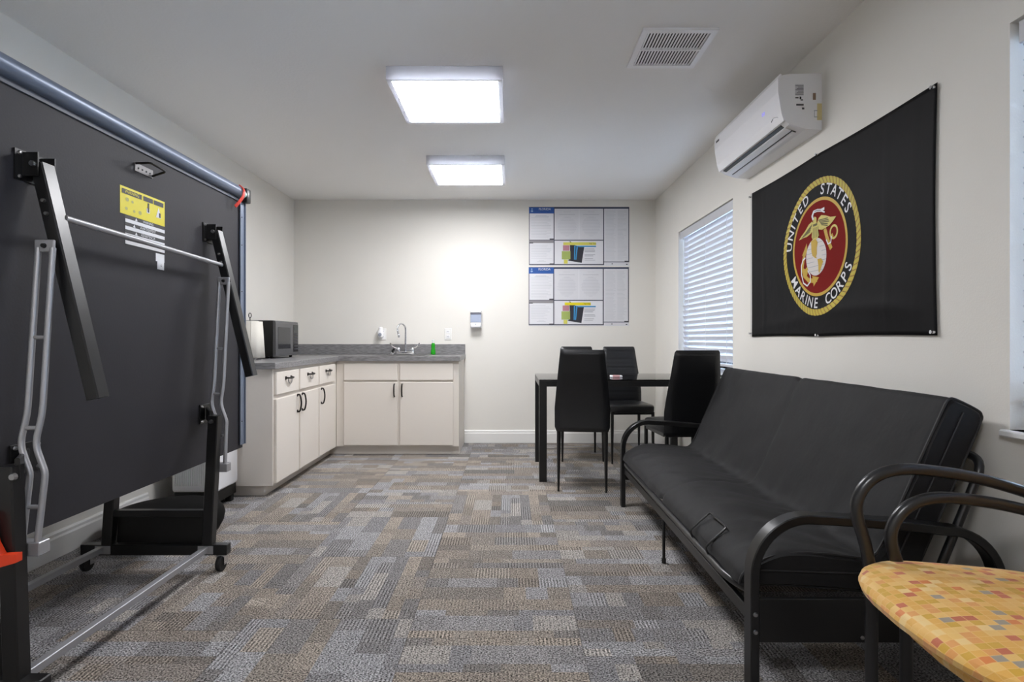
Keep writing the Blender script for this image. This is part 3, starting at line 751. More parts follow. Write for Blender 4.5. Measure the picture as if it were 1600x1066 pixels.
def stroke(pts, w):
    P = [Vector((p[0], p[1], 0)) for p in pts]; out = []
    for i in range(len(P)-1):
        d = (P[i+1]-P[i]).normalized(); n = Vector((-d.y, d.x, 0))*w/2
        a, c = P[i]-d*w*.2, P[i+1]+d*w*.2
        out.append([(q.x, q.y) for q in (a-n, c-n, c+n, a+n)])
    return out
circ = lambda cx, cy, rx, ry, a0=0, a1=2*PI, n=28: [(cx+rx*math.cos(a0+(a1-a0)*k/n), cy+ry*math.sin(a0+(a1-a0)*k/n)) for k in range(n+1)]
# anchor
eshape('anchor_shank', 'gold', .0021, *stroke([(.56, .16), (-.60, -.50)], .085))
eshape('anchor_ring', 'gold2', .0022, *stroke(circ(.60, .22, .125, .13), .045))
eshape('anchor_stock', 'gold', .0024, *stroke([(.29, .33), (.36, .15), (.50, -.10)], .10))
eshape('anchor_arms', 'gold', .0023, *stroke([(-.50, .0), (-.60, -.18), (-.66, -.38), (-.58, -.56), (-.40, -.68), (-.20, -.71), (-.06, -.70)], .10))
eshape('anchor_flukes', 'gold', .0025, [(-.66, -.10), (-.42, -.04), (-.44, .16)], [(-.24, -.60), (-.18, -.84), (.04, -.66)], [(-.68, -.36), (-.40, -.46), (-.52, -.66)])
eshape('white_rope', 'whiteprint', .0026, *stroke(smooth_pts := [(-.52, -.16), (-.62, -.20), (-.70, -.32), (-.70, -.52), (-.62, -.72), (-.46, -.80), (-.32, -.72), (-.32, -.58), (-.42, -.46)], .035), *stroke([(.34, .10), (.40, .0), (.50, .02), (.52, .14)], .03))
# globe
gb = B(); ring(gb, .002, .41*IN, .0028, n=40, m=5, c=E((-.07, -.20))); part('globe', gb, 'globe', fl)
gl = []
for k in range(-3, 4):
    y = -.20+k*.10; w = math.sqrt(max(0, .40**2-(k*.10)**2))
    gl += stroke([(-.07-w, y), (-.07+w, y+.0)], .012)
eshape('globe_lines', 'greyprint', .0032, *gl)
eshape('continents', 'gold', .0036, [(-.25, .17), (-.06, .20), (.02, .10), (-.02, -.02), (-.02, -.14), (-.06, -.20), (-.02, -.24), (-.10, -.22), (-.20, -.16), (-.24, -.06)], [(0, -.26), (.14, -.26), (.22, -.34), (.14, -.46), (.06, -.58), (.03, -.52), (.03, -.40)])
# eagle
eshape('eagle_wings', 'gold2', .0040,
    [(-.12, .50), (-.20, .60), (-.34, .56), (-.50, .44), (-.66, .36), (-.78, .28), (-.58, .30), (-.42, .30), (-.26, .34), (-.14, .40)],
    [(-.02, .50), (.06, .62), (.16, .665), (.32, .62), (.50, .55), (.70, .52), (.58, .44), (.46, .38), (.34, .36), (.20, .34), (.04, .38)])
eshape('eagle_body', 'gold2', .0042, [(-.16, .56), (-.16, .64), (-.10, .69), (-.03, .65), (-.02, .54), (.04, .40), (.08, .24), (0, .18), (-.16, .18), (-.22, .26), (-.18, .42)])
fe = []
for k in range(5):
    fe += stroke([(-.20-.02*k, .53-.035*k), (-.40-.06*k, .43-.03*k)], .022)
    fe += stroke([(.06+.03*k, .57-.03*k), (.40+.03*k*(k < 3), .55-.04*k)], .022)
for k in range(4): fe += stroke([(-.14+.06*k, .44), (-.15+.065*k, .22)], .02)
fe += stroke([(-.15, .5), (.0, .5)], .05)
eshape('eagle_feather_lines', 'dgold', .0046, *fe)
eshape('banner_ribbon', 'whiteprint', .0046, *stroke([(-.16, .64), (-.20, .72), (-.14, .80), (.0, .80), (.14, .77), (.26, .78)], .06), *stroke([(.16, .75), (.28, .70)], .03))
eshape('banner_ribbon_lines', 'navy', .0050, *stroke([(-.10, .80), (.0, .80), (.14, .77)], .014))

# ------------------------------------------------------------------ folded table tennis table
PX = -1.455   # underside plane of the near half
ty0, ty1, tz0, tz1 = 1.575, 3.095, .455, 1.815
tt = root('table_tennis_table', (-1.62, 2.1, 0), 'folded dark table tennis table on casters beside the left wall', 'table')
pn = part('table_half', box(B(), PX-.022, PX, ty0, ty1, tz0, tz1, .002), 'panel', tt, False, label='dark grey underside of the nearer half')
part('playing_surface', box(B(), PX-.026, PX-.022, ty0, ty1, tz0, tz1), 'play', pn, False)
part('apron', box(box(B(), PX-.028, PX+.016, ty1, ty1+.004, tz0+.02, tz1+.004), PX+.004, PX+.010, ty1-.045, ty1, tz0+.02, tz1-.02), 'apron', pn, False, label='blue grey steel edge strip')
ap = B(); box(ap, PX, PX+.006, ty0, ty1-.02, tz1-.034, tz1); part('top_rail', ap, mat('dark_blue_grey_steel', (70, 76, 88), .5), pn, False)
part('top_tube', tube(B(), [(PX+.010, ty0, tz1+.012), (PX+.010, ty1-.05, tz1+.012)], .030, 18, up=Vector((1, 0, 0))), 'apron', pn)
part('corner_cap', box(B(), PX-.034, PX+.040, ty1-.035, ty1+.014, tz1-.035, tz1+.042, .006, 2), 'blackm', pn)
part('tube_end', lathe(B(), [(.021, 0), (.021, .022)], (PX+.018, ty1-.052, tz1+.006), 16, 'y'), mat('pale_green_plastic', (170, 205, 195), .4), pn)
part('strap_clip', rtube(B(), smooth_path([(PX+.02, ty1-.075, tz1+.045), (PX+.044, ty1-.08, tz1+.02), (PX+.046, ty1-.09, tz1-.015), (PX+.035, ty1-.115, tz1-.055), (PX+.022, ty1-.13, tz1-.08)], 4), .020, .006), 'red', pn, label='red plastic strap clip')
# far half (towards the wall)
pf = part('table_half', box(B(), -1.785, -1.763, ty0, ty1, tz0, tz1, .002), 'panel', tt, False)
part('playing_surface', box(B(), -1.763, -1.759, ty0, ty1, tz0, tz1), 'play', pf, False)
part('apron', box(box(B(), -1.80, -1.757, ty1, ty1+.004, tz0, tz1), -1.80, -1.757, ty0, ty1, tz1, tz1+.004), 'apron', pf, False)
# bolts along the apron
for z in (.60, .95, 1.3, 1.55, 1.70): part('apron_bolt', lathe(B(), [(.004, 0), (.003, .002)], (PX+.010, ty1-.03, z), 8, 'x'), 'blackm', pn)
# net post bracket
by, bz = 2.257, 1.717
br = part('net_bracket', box(B(), PX, PX+.004, by-.055, by+.055, bz-.02, bz+.012), mat('dull_zinc', (120, 118, 118), .5, .4), tt, False)
part('wire_hook', tube(B(), fillet([(PX+.004, by-.05, bz+.01), (PX+.06, by-.05, bz+.012), (PX+.06, by+.05, bz+.006), (PX+.004, by+.05, bz-.012)], .012, 4), .0045, 8, up=Vector((0, 0, 1))), 'blackm', br)
for k in range(4): part('screw', lathe(B(), [(.004, 0), (.003, .003)], (PX+.004, by-.036+k*.024, bz-.005), 8, 'x'), 'blackm', br)
# stickers
def pw(y, z, o=.0008): return (PX+o, y, z)
def sheet(b, y0, y1, z0, z1, o=.0008): b.faces.new([b.verts.new(pw(y, z, o)) for y, z in ((y0, z0), (y1, z0), (y1, z1), (y0, z1))]); return b
ys_ = part('warning_sticker', sheet(B(), 2.121, 2.395, 1.517, 1.621), 'yellow', pn, False, label='yellow warning sticker')
b = B(); sheet(b, 2.13, 2.245, 1.594, 1.612, .0016); sheet(b, 2.255, 2.315, 1.594, 1.612, .0016); sheet(b, 2.322, 2.385, 1.594, 1.612, .0016)
part('title_bars', b, 'blackprint', ys_, False)
b = B(); text_bm(b, 'WARNING', .017, lambda p, q: pw(2.187+p, 1.603+q, .0022)); part('title_text', b, 'yellow', ys_, False)
b = B()
for (cy, cz, s) in ((2.16, 1.575, .010), (2.19, 1.572, .007), (2.155, 1.540, .008), (2.20, 1.538, .007), (2.235, 1.540, .010)):
    b.faces.new([b.verts.new(pw(cy+s*math.cos(j*PI/4), cz+s*.8*math.sin(j*PI/4), .0016)) for j in range(8)])
part('pictograms', b, mat('pictogram_grey', (176, 170, 90), .5), ys_, False)
b = B(); b.faces.new([b.verts.new(pw(y, z, .0016)) for y, z in ((2.335, 1.545), (2.37, 1.545), (2.353, 1.588))]); sheet(b, 2.275, 2.295, 1.55, 1.568, .0016); part('warning_triangle', b, 'whiteprint', ys_, False)
b = B(); sheet(b, 2.281, 2.291, 1.553, 1.59, .002); sheet(b, 2.354, 2.366, 1.547, 1.566, .002); part('figures', b, 'blackprint', ys_, False)
bs = part('caution_sticker', sheet(B(), 2.148, 2.395, 1.405, 1.516), 'blackprint', pn, False, label='black and white striped caution sticker')
b = B()
for k in range(4): sheet(b, 2.149, 2.394, 1.406+.0275*k, 1.406+.0275*k+.0135, .0014)
part('white_stripes', b, 'whiteprint', bs, False)
b = B()
tb = B()
for k, s in enumerate(('AVISO', 'ADVERTENCIA', 'AVERTISSEMENT', 'WARNING')):
    zc = 1.4262+.0275*k; text_bm(b, s, .0135, lambda p, q: pw(2.285+p, zc+q, .0018))
    tb.faces.new([tb.verts.new(pw(y, z, .0018)) for y, z in ((2.205-(.012 if k == 2 else 0), zc-.005), (2.219-(.012 if k == 2 else 0), zc-.005), (2.212-(.012 if k == 2 else 0), zc+.006))])
part('caution_text', b, 'whiteprint', bs, False); part('caution_triangles', tb, 'whiteprint', bs, False)
tg = part('serial_tag', sheet(sheet(B(), 2.335, 2.393, 1.365, 1.398), 2.345, 2.391, 1.333, 1.365), 'whiteprint', pn, False, label='small white tag')
b = B(); text_bm(b, '6', .016, lambda p, q: pw(2.37+p, 1.35+q, .0014)); part('tag_mark', b, 'blackprint', tg, False)
# legs of the near half hanging outward
def leg(y, zt):
    top = Vector((PX+.035, y, zt)); bot = Vector((-1.250, y, .865))
    d = (bot-top).normalized()
    lg = part('leg', rtube(B(), [top, bot], .052, .040, c=.004), 'blackm', tt, False)
    bk = part('hinge_bracket', box(box(box(B(), PX, PX+.005, y-.06, y+.05, zt-.055, zt+.035), PX, PX+.05, y-.034, y-.029, zt-.04, zt+.03), PX, PX+.05, y+.029, y+.034, zt-.04, zt+.03), 'blackm', lg, False)
    for dz, dy in ((-.045, -.045), (.025, -.045), (-.045, .04), (.025, .04)): part('screw', lathe(B(), [(.006, 0), (.004, .005)], (PX+.005, y+dy, zt+dz), 8, 'x'), 'steel', bk)
    part('bolt', lathe(B(), [(.009, 0), (.008, -.008)], (top.x+.002, y-.034, zt-.005), 10, 'y'), 'steel', lg)
    for t in (.16, .215):
        p = top+(bot-top)*t; part('bolt', lathe(B(), [(.006, 0), (.005, -.008)], (p.x, y-.026, p.z), 10, 'y'), 'steel', lg)
    return lg, top, bot
lgs = [leg(1.726, 1.572), leg(2.75, 1.563)]
p0 = lgs[0][1]+(lgs[0][2]-lgs[0][1])*.22; p1 = lgs[1][1]+(lgs[1][2]-lgs[1][1])*.22
part('leg_crossbar', tube(B(), [p0+Vector((.016, .02, .0)), p1+Vector((.0, -.02, -.01))], .010, 12, up=Vector((1, 0, 0))), 'galv', tt)
# ladder-shaped linkage rods
def linkage(ya, yb, pts, zs, side=.043):
    """pts: (x, z) of the wall-side rod"""
    zt, zb = pts[0][1], pts[-1][1]
    Yz = lambda z: yb+(ya-yb)*(z-zb)/(zt-zb)
    rods = []
    for k in (0, 1):
        rods.append(fillet([(x+k*side, Yz(z), z) for x, z in pts], .03, 5))
    lk = part('linkage_rod', tube(B(), rods[0], .0085, 12), 'galv', tt); part('linkage_rod', tube(B(), rods[1], .0085, 12), 'galv', tt)
    for z in zs:
        for (x0, z0), (x1, z1) in zip(pts[:-1], pts[1:]):
            if z1 <= z <= z0:
                x = x0+(x1-x0)*(z-z0)/(z1-z0); part('rung', tube(B(), [(x, Yz(z), z), (x+side, Yz(z), z)], .0062, 10), 'galv', tt)
    x, z = pts[-1]; y = Yz(z)
    part('link_foot', box(B(), x-.03, x+side+.016, y-.015, y+.025, z-.036, z+.002, .002), 'galv', tt, False)
    x, z = pts[0]; y = Yz(z); hp = part('link_head', box(B(), x-.008, x+side+.006, y-.006, y+.004, z-.012, z+.024, .002), 'galv', tt, False)
    part('bolt', lathe(B(), [(.008, 0), (.006, -.007)], (x+side/2, y-.006, z+.006), 10, 'y'), 'blackm', hp)
LP = [(-1.397, 1.315), (-1.388, .83), (-1.402, .745), (-1.366, .665), (-1.366, .64), (-1.372, .475)]
linkage(1.685, 1.60, LP, (1.05, .79, .57))
linkage(2.712, 2.60, [(-1.392+.006, 1.315), (-1.378, .83), (-1.386, .745), (-1.352, .665), (-1.352, .64), (-1.346, .475)], (1.0, .79, .60))
# undercarriage end frames
def endframe(y, nearside):
    fb = part('foot_bar', box(B(), -1.925, -1.268, y-.02, y+.02, .075, .122, .003), 'blackm', tt, False)
    for x, dx in ((-1.352, .022 if not nearside else -.015), (-1.80, .03)):
        part('upright', rtube(B(), [(x-dx*.3, y, .12), (x+dx, y, .70)], .045, .045, c=.004, up=Vector((0, 1, 0))), 'blackm', tt, False)
    part('cross_bar', box(B(), -1.78, -1.355, y-.015, y+.015, .245, .275, .002), 'blackm', tt, False)
    part('cover_plate', box(B(), -1.78, -1.36, y+.015, y+.018, .115, .25), 'black_flat', tt, False)
    for x in (-1.335, -1.77):
        s = 1 if x > -1.5 else -1; xb = PX if s > 0 else -1.785; yp = y+.155
        bk = part('pivot_bracket', box(B(), min(xb, xb+s*.006), max(xb, xb+s*.006), yp-.06, yp+.05, .645, .735, .001), 'blackm', tt, False)
        part('pivot_link', rtube(B(), [(x-.012*s, y, .69), (xb+s*.012, yp-.01, .69)], .06, .012, up=Vector((0, 0, 1))), 'blackm', bk, False)
        for dy, dz in ((-.045, .725), (-.045, .655), (.035, .725), (.035, .655)): part('bolt', lathe(B(), [(.007, 0), (.005, .006*s)], (xb+s*.006, yp+dy, dz), 8, 'x'), 'steel', bk)
        part('bolt', lathe(B(), [(.010, 0), (.008, -.01)], (x, y-.0225, .675), 10, 'y'), 'steel', bk)
    for x in (-1.905, -1.302):
        cs = part('caster_fork', box(box(box(B(), x-.016, x-.012, y-.006, y+.03, .028, .066), x+.012, x+.016, y-.006, y+.03, .028, .066), x-.018, x+.018, y-.012, y+.034, .064, .076), 'chrome', tt, False)
        part('caster_wheel', lathe(B(), [(.012, -.0105), (.034, -.0105), (.036, -.006), (.036, .006), (.034, .0105), (.012, .0105)], (x, y-.002, .036), 22, 'x'), 'rubber', cs)
    for x in (-1.362, -1.822): part('clamp_plate', box(B(), x-.034, x+.034, y-.023, y-.02, .082, .118), 'galv', tt, False)
endframe(2.565, False); endframe(1.555, True)
for x in (-1.362, -1.83): part('long_bar', box(B(), x-.013, x+.013, 1.577, 2.542, .09, .115, .002), 'galv', tt, False)
# orange latch lever on the nearer upright
ol = B(); oy = 1.528
prism(ol, [(-.055, .10), (-.012, .125), (.004, .05), (.02, .02), (.062, .022), (.062, -.0), (.02, -.012), (-.03, -.02), (-.04, .03), (-.045, .07), (-.06, .075)], lambda p, q, d: (-1.372+p, oy-.022*d, .452+q), 1)
part('latch_lever', ol, 'orange', tt, False, label='orange plastic latch lever')

# round black base behind the frame and white appliance by the cabinets
rb = root('round_base', (-1.835, 3.05, 0), 'squat round black base on the carpet under the folded table', 'base')
part('shell', lathe(B(), [(.215, 0), (.25, .012), (.27, .05), (.276, .085), (.268, .115), (.245, .138), (.19, .150), (.08, .153)], (-1.835, 3.05, 0), 48), mat('matt_black_plastic', (9, 9, 9), .8, spec=.15), rb)
wa = root('white_appliance', (-1.92, 3.58, 0), 'white ribbed appliance on black feet squeezed beside the cabinet end', 'appliance')
part('casing', box(B(), -2.055, -1.775, 3.45, 3.715, .11, .86, .018, 3), 'white', wa)
rbm = B(); prism(rbm, [(-.0035, 0), (.0035, 0), (.002, -.007), (-.002, -.007)], lambda p, q, d: (p, q, d), .68); rme = finish(rbm, 'rib', 'white', False)
for k in range(22): link_part('rib', rme, wa, Vector((-2.03+k*.0112, 3.45, .15)) - ORG[wa.name])
part('plinth', box(B(), -2.045, -1.785, 3.465, 3.705, .045, .11), 'black_flat', wa, False)
for x in (-2.01, -1.81):
    for y in (3.50, 3.67): part('foot', box(B(), x-.02, x+.02, y-.02, y+.02, 0, .045, .004), 'rubber', wa, False)
part('lid', box(B(), -2.05, -1.78, 3.455, 3.71, .86, .885, .008, 2), 'white', wa)

# ------------------------------------------------------------------ dining table and chairs
dx0, dx1, dy0, dy1 = .213, 1.420, 4.145, 4.872
dt = root('dining_table', ((dx0+dx1)/2, (dy0+dy1)/2, 0), 'glass topped dining table with black metal frame', 'table')
part('glass_top', box(B(), dx0, dx1, dy0, dy1, .739, .747, .002), 'tglass', dt, False)
w = .055
for x in (dx0, dx1-w):
    for y in (dy0, dy1-w): part('leg', box(B(), x, x+w, y, y+w, 0, .738, .002), 'blackm', dt, False)
for y in (dy0, dy1-.035): part('rail', box(B(), dx0+w, dx1-w, y, y+.035, .695, .738, .002), 'blackm', dt, False)
for x in (dx0, dx1-.035): part('rail', box(B(), x, x+.035, dy0+w, dy1-w, .695, .738, .002), 'blackm', dt, False)
pk = root('packet', (.82, 4.40, .747), 'small pink and white packet lying on the glass table', 'packet')
part('wrapper', box(B(), .775, .865, 4.375, 4.43, .747, .762, .004), 'paper', pk, False)
part('pink_panel', box(B(), .79, .845, 4.372, 4.40, .7475, .765, .003), mat('pink_wrapper', (206, 160, 160), .5), pk, False)

def make_chair():
    r = root('dining_chair', (0, 0, 0), '', 'chair', 'tall backed dining chairs around the glass table')
    b = B()   # seat with rounded plan, slightly domed
    n = 36; rings = []
    def plan(k, s):
        a = 2*PI*k/n; c, d = math.cos(a), math.sin(a); e = .34
        x = math.copysign(abs(c)**e, c); y = math.copysign(abs(d)**e, d)
        w = .186+.012*y; return x*w*s, .012+y*.215*s
    for s, z in ((.93, .427), (.99, .432), (1.0, .445), (1.0, .468), (.985, .480), (.94, .487), (.7, .491), (.35, .493)):
        rings.append([b.verts.new((*plan(k, s), z)) for k in range(n)])
    for i in range(len(rings)-1):
        for k in range(n): b.faces.new((rings[i][k], rings[i][(k+1) % n], rings[i+1][(k+1) % n], rings[i+1][k]))
    b.faces.new(rings[0][::-1]); b.faces.new(rings[-1])
    part('seat', b, 'leather', r)
    b = B(); nz_, nx_ = 56, 14; z0, z1 = .415, .972
    def half(t):
        base = .186 - .040*max(0, (t-.28)/.72)**1.0; base += .002*math.sin(PI*t)
        if t > .97: base -= .010*((t-.97)/.03)**2
        if t < .05: base -= .012*(1-t/.05)
        return base
    def yc(t): return -.205 - .085*t**1.25 + .014*math.sin(PI*min(1, t*1.4))
    F, K = [], []
    for i in range(nz_+1):
        t = i/nz_; z = z0+(z1-z0)*t; h = half(t); rowf, rowk = [], []
        g = abs(math.sin(PI*(z-z0)/.0735)); puff = .004*min(1, g*2.2)
        endt = min(1, (1-t)*22, t*22+.3)
        for j in range(nx_+1):
            u_ = -1+2*j/nx_; ed = math.sqrt(max(0, 1-abs(u_)**8))
            rowf.append(b.verts.new((h*u_, yc(t)+(.016*endt+puff)*ed+.001, z))); rowk.append(b.verts.new((h*u_, yc(t)-.018*endt*ed-.001, z)))
        F.append(rowf); K.append(rowk)
    for i in range(nz_):
        for j in range(nx_):
            b.faces.new((F[i][j], F[i][j+1], F[i+1][j+1], F[i+1][j])); b.faces.new((K[i][j+1], K[i][j], K[i+1][j], K[i+1][j+1]))
        b.faces.new((F[i][0], F[i+1][0], K[i+1][0], K[i][0])); b.faces.new((K[i][nx_], K[i+1][nx_], F[i+1][nx_], F[i][nx_]))
    for i in (0, nz_):
        for j in range(nx_): b.faces.new((F[i][j], F[i][j+1], K[i][j+1], K[i][j]))
    bo = part('backrest', b, 'leather', r)
    sb = B()
    for k in range(1, 8):
        z = z0+.0735*k; t = (z-z0)/(z1-z0)
        if t < .98: tube(sb, [(-half(t)*.97, yc(t)+.016, z), (half(t)*.97, yc(t)+.016, z)], .0018, 5, up=Vector((0, 0, 1)))
    part('stitching', sb, 'piping', bo)
    for sx in (-1, 1):
        for sy, y in ((-1, -.185), (1, .19)):
            x = sx*(.160 if sy < 0 else .172)
            part('leg', tube(B(), [(x, y, .43), (x, y, .30), (x*1.01, y+sy*.006, 0)], .0135, 14, scales=[1, 1, .55]), 'blackm', r)
    part('seat_frame', box(box(box(box(B(), -.165, .165, -.197, -.175, .41, .432), -.175, .175, .178, .2, .41, .432), -.178, -.158, -.175, .178, .41, .432), .158, .178, -.175, .178, .41, .432), 'blackm', r, False)
    return r
ch = make_chair()
def place(o, x, y, deg, label):
    o.location = (x, y, 0); o.rotation_euler = (0, 0, D(deg)); o['label'] = label
place(ch, .515, 4.065, -7, 'black dining chair with its back to the camera, nearest the floor centre')
place(copy_tree(ch), 1.155, 3.87, 5, 'black dining chair with its back to the camera, behind the futon arm')
place(copy_tree(ch), .618, 5.03, 180, 'black dining chair mostly hidden behind the left near chair')
place(copy_tree(ch), 1.015, 4.95, 183, 'black dining chair facing the camera with blue sheen on its stitched back')

# ------------------------------------------------------------------ futon
ff = root('futon', (1.05, 2.6, 0), 'black metal futon sofa frame with arched arms along the window wall', 'futon')
for y in (1.655, 3.55):
    path = [(.703, y, 0), (.703, y, .20)]+[(.86-.157*math.cos(a), y, .36+.166*math.sin(a)) for a in [PI/2*k/12 for k in range(13)]]+[(1.0, y, .518), (1.14, y, .506)]+[(1.265+.153*math.sin(a), y, .33+.162*math.cos(a)) for a in [PI/2*k/12 for k in range(13)]]+[(1.42, y, .18), (1.42, y, 0)]
    am = part('arm', rtube(B(), path, .05, .026, c=.003), 'blackm', ff)
    part('end_panel', box(B(), .715, 1.405, y-.008, y+.008, .165, .292, .002), 'blackm', ff, False)
    s = -1 if y < 2 else 1
    for z in (.205, .255): part('bolt', lathe(B(), [(.007, 0), (.005, s*.005)], (.703, y+s*.025, z), 10, 'y'), 'steel', am)
    part('end_bolt', lathe(B(), [(.006, 0), (.004, s*.004)], (1.02, y+s*.008, .18), 10, 'y'), 'steel', ff)
part('front_rail', tube(B(), fillet([(.735, 1.70, .285), (.690, 1.80, .290), (.690, 3.41, .290), (.735, 3.51, .285)], .06, 6), .0125, 14, up=Vector((0, 0, 1))), 'blacksat', ff)
part('front_beam', box(B(), .708, .728, 1.68, 3.525, .205, .245, .002), 'blackm', ff, False)
part('centre_leg', tube(B(), [(.716, 2.65, .22), (.716, 2.65, .012)], .007, 10), 'blackm', ff)
part('foot_cap', lathe(B(), [(.010, 0), (.011, .022)], (.716, 2.65, 0), 12), 'rubber', ff)
part('rear_beam', box(B(), 1.36, 1.38, 1.68, 3.525, .20, .24, .002), 'blackm', ff, False)
for k in range(11):
    y = 1.80+k*.16; part('seat_wire', tube(B(), [(.69, y, .288), (1.14, y, .262)], .004, 6), 'blackm', ff)
part('seat_rear_tube', tube(B(), [(1.15, 1.72, .262), (1.15, 3.49, .262)], .0125, 12, up=Vector((0, 0, 1))), 'blacksat', ff)
part('back_frame', tube(B(), fillet([(1.238, 1.69, .27), (1.41, 1.69, .69), (1.41, 3.515, .69), (1.238, 3.515, .27)], .06, 6), .0125, 12, up=Vector((1, 0, 0))), 'blacksat', ff)
part('mattress_stop', tube(B(), fillet([(.690, 1.972, .288), (.676, 1.972, .325), (.752, 1.972, .392), (.752, 2.140, .392), (.676, 2.140, .325), (.690, 2.140, .288)], .014, 4), .0036, 8, up=Vector((1, 0, 0))), 'blacksat', ff)

mt = root('futon_mattress', (1.05, 2.6, .28), 'black folded futon mattress forming seat and backrest', 'mattress')
prof = [(.700, .300), (.694, .318), (.706, .340), (.735, .362), (.79, .388), (.87, .400), (.97, .396), (1.06, .385), (1.098, .392), (1.13, .44), (1.18, .55), (1.235, .675), (1.29, .795), (1.314, .848), (1.326, .864), (1.345, .866), (1.412, .833), (1.428, .815), (1.422, .785), (1.36, .64), (1.29, .48), (1.225, .335), (1.19, .295), (1.12, .278), (.95, .292), (.80, .302)]
def catmull_closed(P, n=3):
    out = []; N = len(P)
    for i in range(N):
        p0, p1, p2, p3 = [Vector((*P[(i+k) % N], 0)) for k in (-1, 0, 1, 2)]
        for k in range(n):
            t = k/n; out.append(0.5*((2*p1)+(-p0+p2)*t+(2*p0-5*p1+4*p2-p3)*t*t+(-p0+3*p1-3*p2+p3)*t**3))
    return out
PP = catmull_closed(prof, 3); NP = len(PP)
def spine(p):  # centre line point of the slab nearest p
    segs = [((.76, .352), (1.13, .335)), ((1.13, .335), (1.34, .80))]; best = None
    for a, c in segs:
        a, c = Vector((*a, 0)), Vector((*c, 0)); t = max(0, min(1, (p-a).dot(c-a)/(c-a).length_squared)); q = a+(c-a)*t
        if best is None or (q-p).length < (best-p).length: best = q
    return best
from mathutils import noise
b = B(); NYm = 110; ya, yb = 1.708, 3.497; mid = 2.61; rings = []
for i in range(NYm+1):
    y = ya+(yb-ya)*i/NYm; ring_ = []
    e = min((y-ya)/.035, (yb-y)/.035, 1); endk = .80+.20*math.sqrt(max(0, 1-(1-e)**2))
    for p in PP:
        q = spine(p); k = endk
        seam = math.exp(-((y-mid)/.018)**2)
        top = 1 if True else 0
        k *= 1-.20*seam
        v_ = q+(p-q)*k
        nrm = (p-q).normalized() if (p-q).length > 1e-5 else Vector((0, 0, 0))
        # broad wrinkles radiating from crease and front edge
        wr_ = .006*noise.noise(Vector((p.x*7, y*5, p.y*7)))+.0035*noise.noise(Vector((p.x*16+3, y*9, p.y*16)))
        if p.y < .45: wr_ += .011*noise.noise(Vector((p.x*5, y*14+p.x*9, 2.3)))
        v_ = v_+nrm*wr_*(0.35 if (p.x > 1.3 or p.y < .33) else 1)
        ring_.append(b.verts.new((min(v_.x, 1.428), y, v_.y)))
    rings.append(ring_)
for i in range(NYm):
    for j in range(NP): b.faces.new((rings[i][j], rings[i][(j+1) % NP], rings[i+1][(j+1) % NP], rings[i+1][j]))
b.faces.new(rings[0][::-1]); b.faces.new(rings[-1])
part('cover', b, 'fabric', mt)
for y in (ya+.012, yb-.012):   # piping round the end panels, and a zip seam along the middle of the panel
    lp = [Vector((spine(p).x+(p-spine(p)).x*.955, y, spine(p).y+(p-spine(p)).y*.955)) for p in PP]
    part('end_piping', tube(B(), lp+[lp[0]], .0045, 6), 'piping', mt)
    yo = ya-.001 if y < 2 else yb+.001
    part('end_seam', tube(B(), fillet([(.73, yo, .352), (1.14, yo, .338), (1.36, yo, .825)], .05, 6), .0035, 6), 'piping', mt)
sl = [(1.112, .400), (1.18, .548), (1.235, .672), (1.29, .79), (1.318, .842)]
part('centre_seam', tube(B(), [(x+.012, mid, z-.005) for x, z in sl], .004, 6), 'piping', mt)

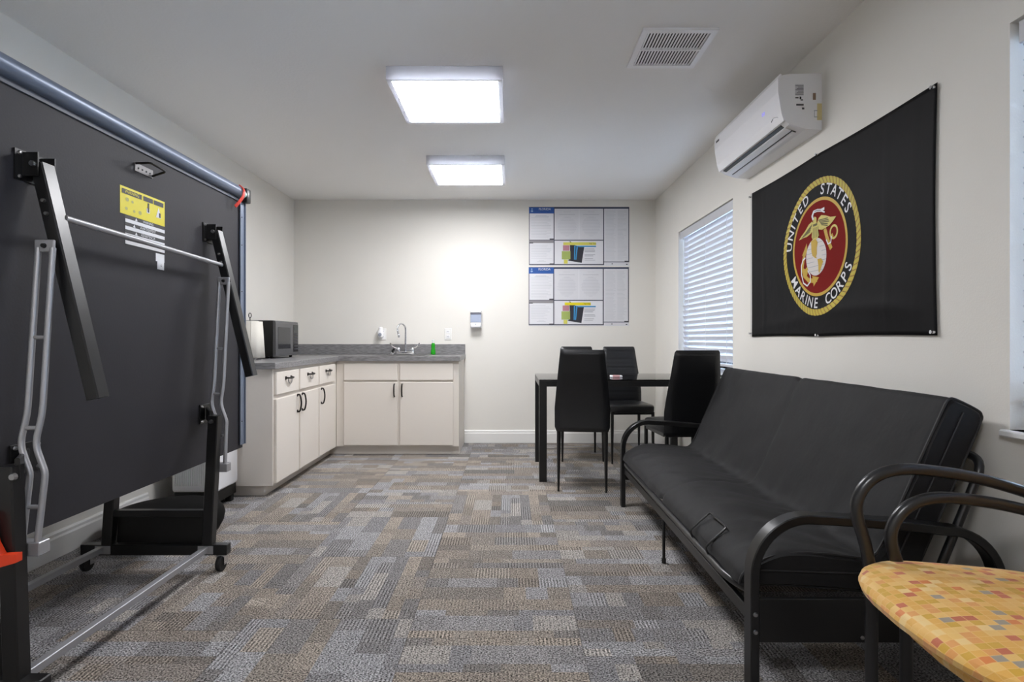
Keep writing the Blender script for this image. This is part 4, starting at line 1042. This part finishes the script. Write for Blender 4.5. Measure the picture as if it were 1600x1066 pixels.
# ------------------------------------------------------------------ stacked patterned armchairs
def make_armchair():
    r = root('armchair', (0, 0, 0), '', 'chair', 'stacked armchairs with orange checked seats')
    WD = .54   # between the arm planes; local x: front to back, y: 0 = far arm, -WD = near arm
    b = B(); n = 56; rings = []; cx, cy = .175, -WD/2
    def plan(k, s, shrink):
        a = 2*PI*k/n; c, d = math.cos(a), math.sin(a); e = .55
        x = math.copysign(abs(c)**e, c); y = math.copysign(abs(d)**e, d)
        hx, hy = .235-shrink, (.262-.045*x)-shrink
        return cx+x*hx*s-(.045*(1-y*y)*s if x < 0 else 0), cy+y*hy*s
    for s, sh, z in ((.90, .02, -.075), (.97, .01, -.072), (1, .004, -.058), (1, 0, -.040), (1, .004, -.022), (1, .016, -.008), (1, .04, .0), (.8, .04, .006), (.5, .04, .010), (.2, .04, .011)):
        rings.append([b.verts.new((*plan(k, s, sh), z)) for k in range(n)])
    for i in range(len(rings)-1):
        for k in range(n): b.faces.new((rings[i][k], rings[i][(k+1) % n], rings[i+1][(k+1) % n], rings[i+1][k]))
    b.faces.new(rings[0][::-1]); b.faces.new(rings[-1])
    for q in b.verts: q.co.z = .437+q.co.z*(.68 if q.co.z < 0 else 1)
    uv = b.loops.layers.uv.new('uv')
    for f in b.faces:
        for lp in f.loops:
            c = lp.vert.co; dz = .437-c.z; d = Vector((c.x-cx, c.y-cy, 0))
            q = d.normalized()*max(0, dz-.0) if d.length > .05 else Vector((0, 0, 0))
            lp[uv].uv = (c.x+q.x+1, c.y+q.y+1)
    part('seat', b, 'seatfab', r)
    bk = B(); nn = 20; A_, Z_ = [], []
    for i in range(nn+1):
        t = -1+2*i/nn; y = cy+t*.225; xo = .385+.03*(1-t*t)
        A_.append((xo, y)); 
    pr = [(0, .56), (0, .80), (.012, .825), (.03, .825), (.036, .80), (.036, .56), (.02, .545)]
    R_ = [[bk.verts.new((x+p-.02+.03*(q-.6), y, q)) for p, q in pr] for x, y in A_]
    for i in range(nn):
        for j in range(len(pr)): bk.faces.new((R_[i][j], R_[i][(j+1) % len(pr)], R_[i+1][(j+1) % len(pr)], R_[i+1][j]))
    bk.faces.new(R_[0][::-1]); bk.faces.new(R_[-1])
    uv = bk.loops.layers.uv.new('uv')
    for f in bk.faces:
        for lp in f.loops: lp[uv].uv = (lp.vert.co.y+1, lp.vert.co.z+1)
    part('backrest', bk, 'seatfab', r)
    for y in (0, -WD):
        pts = [(.0, y, 0), (.0, y, .385), (-.014, y, .465), (-.036, y, .548), (-.026, y, .598), (.012, y, .638), (.075, y, .656), (.17, y, .650), (.26, y, .634), (.34, y, .612), (.405, y, .59)]
        part('arm', tube(B(), [Vector(pts[0])]+smooth_path(pts[1:], 6), .0145, 16), 'blacksat', r)
        part('rear_leg', tube(B(), smooth_path([(.425, y+(.02 if y else -.02), 0), (.405, y, .40), (.405, y, .58), (.43, y+(.03 if y else -.03), .80)], 6), .0125, 12), 'blacksat', r)
    part('front_stretcher', tube(B(), [(.0, 0, .345), (.0, -WD, .345)], .009, 10, up=Vector((0, 0, 1))), 'blacksat', r)
    part('rear_stretcher', tube(B(), [(.405, 0, .375), (.405, -WD, .375)], .009, 10, up=Vector((0, 0, 1))), 'blacksat', r)
    return r
a1 = make_armchair(); a1.location = (.975, 1.40, 0); a1.rotation_euler = (0, 0, D(-3)); a1['label'] = 'lower of the two stacked armchairs, its arm inside the other'
a2 = copy_tree(a1); a2.location = (.900, 1.417, .066); a2['label'] = 'upper stacked armchair with orange checked seat at bottom right'
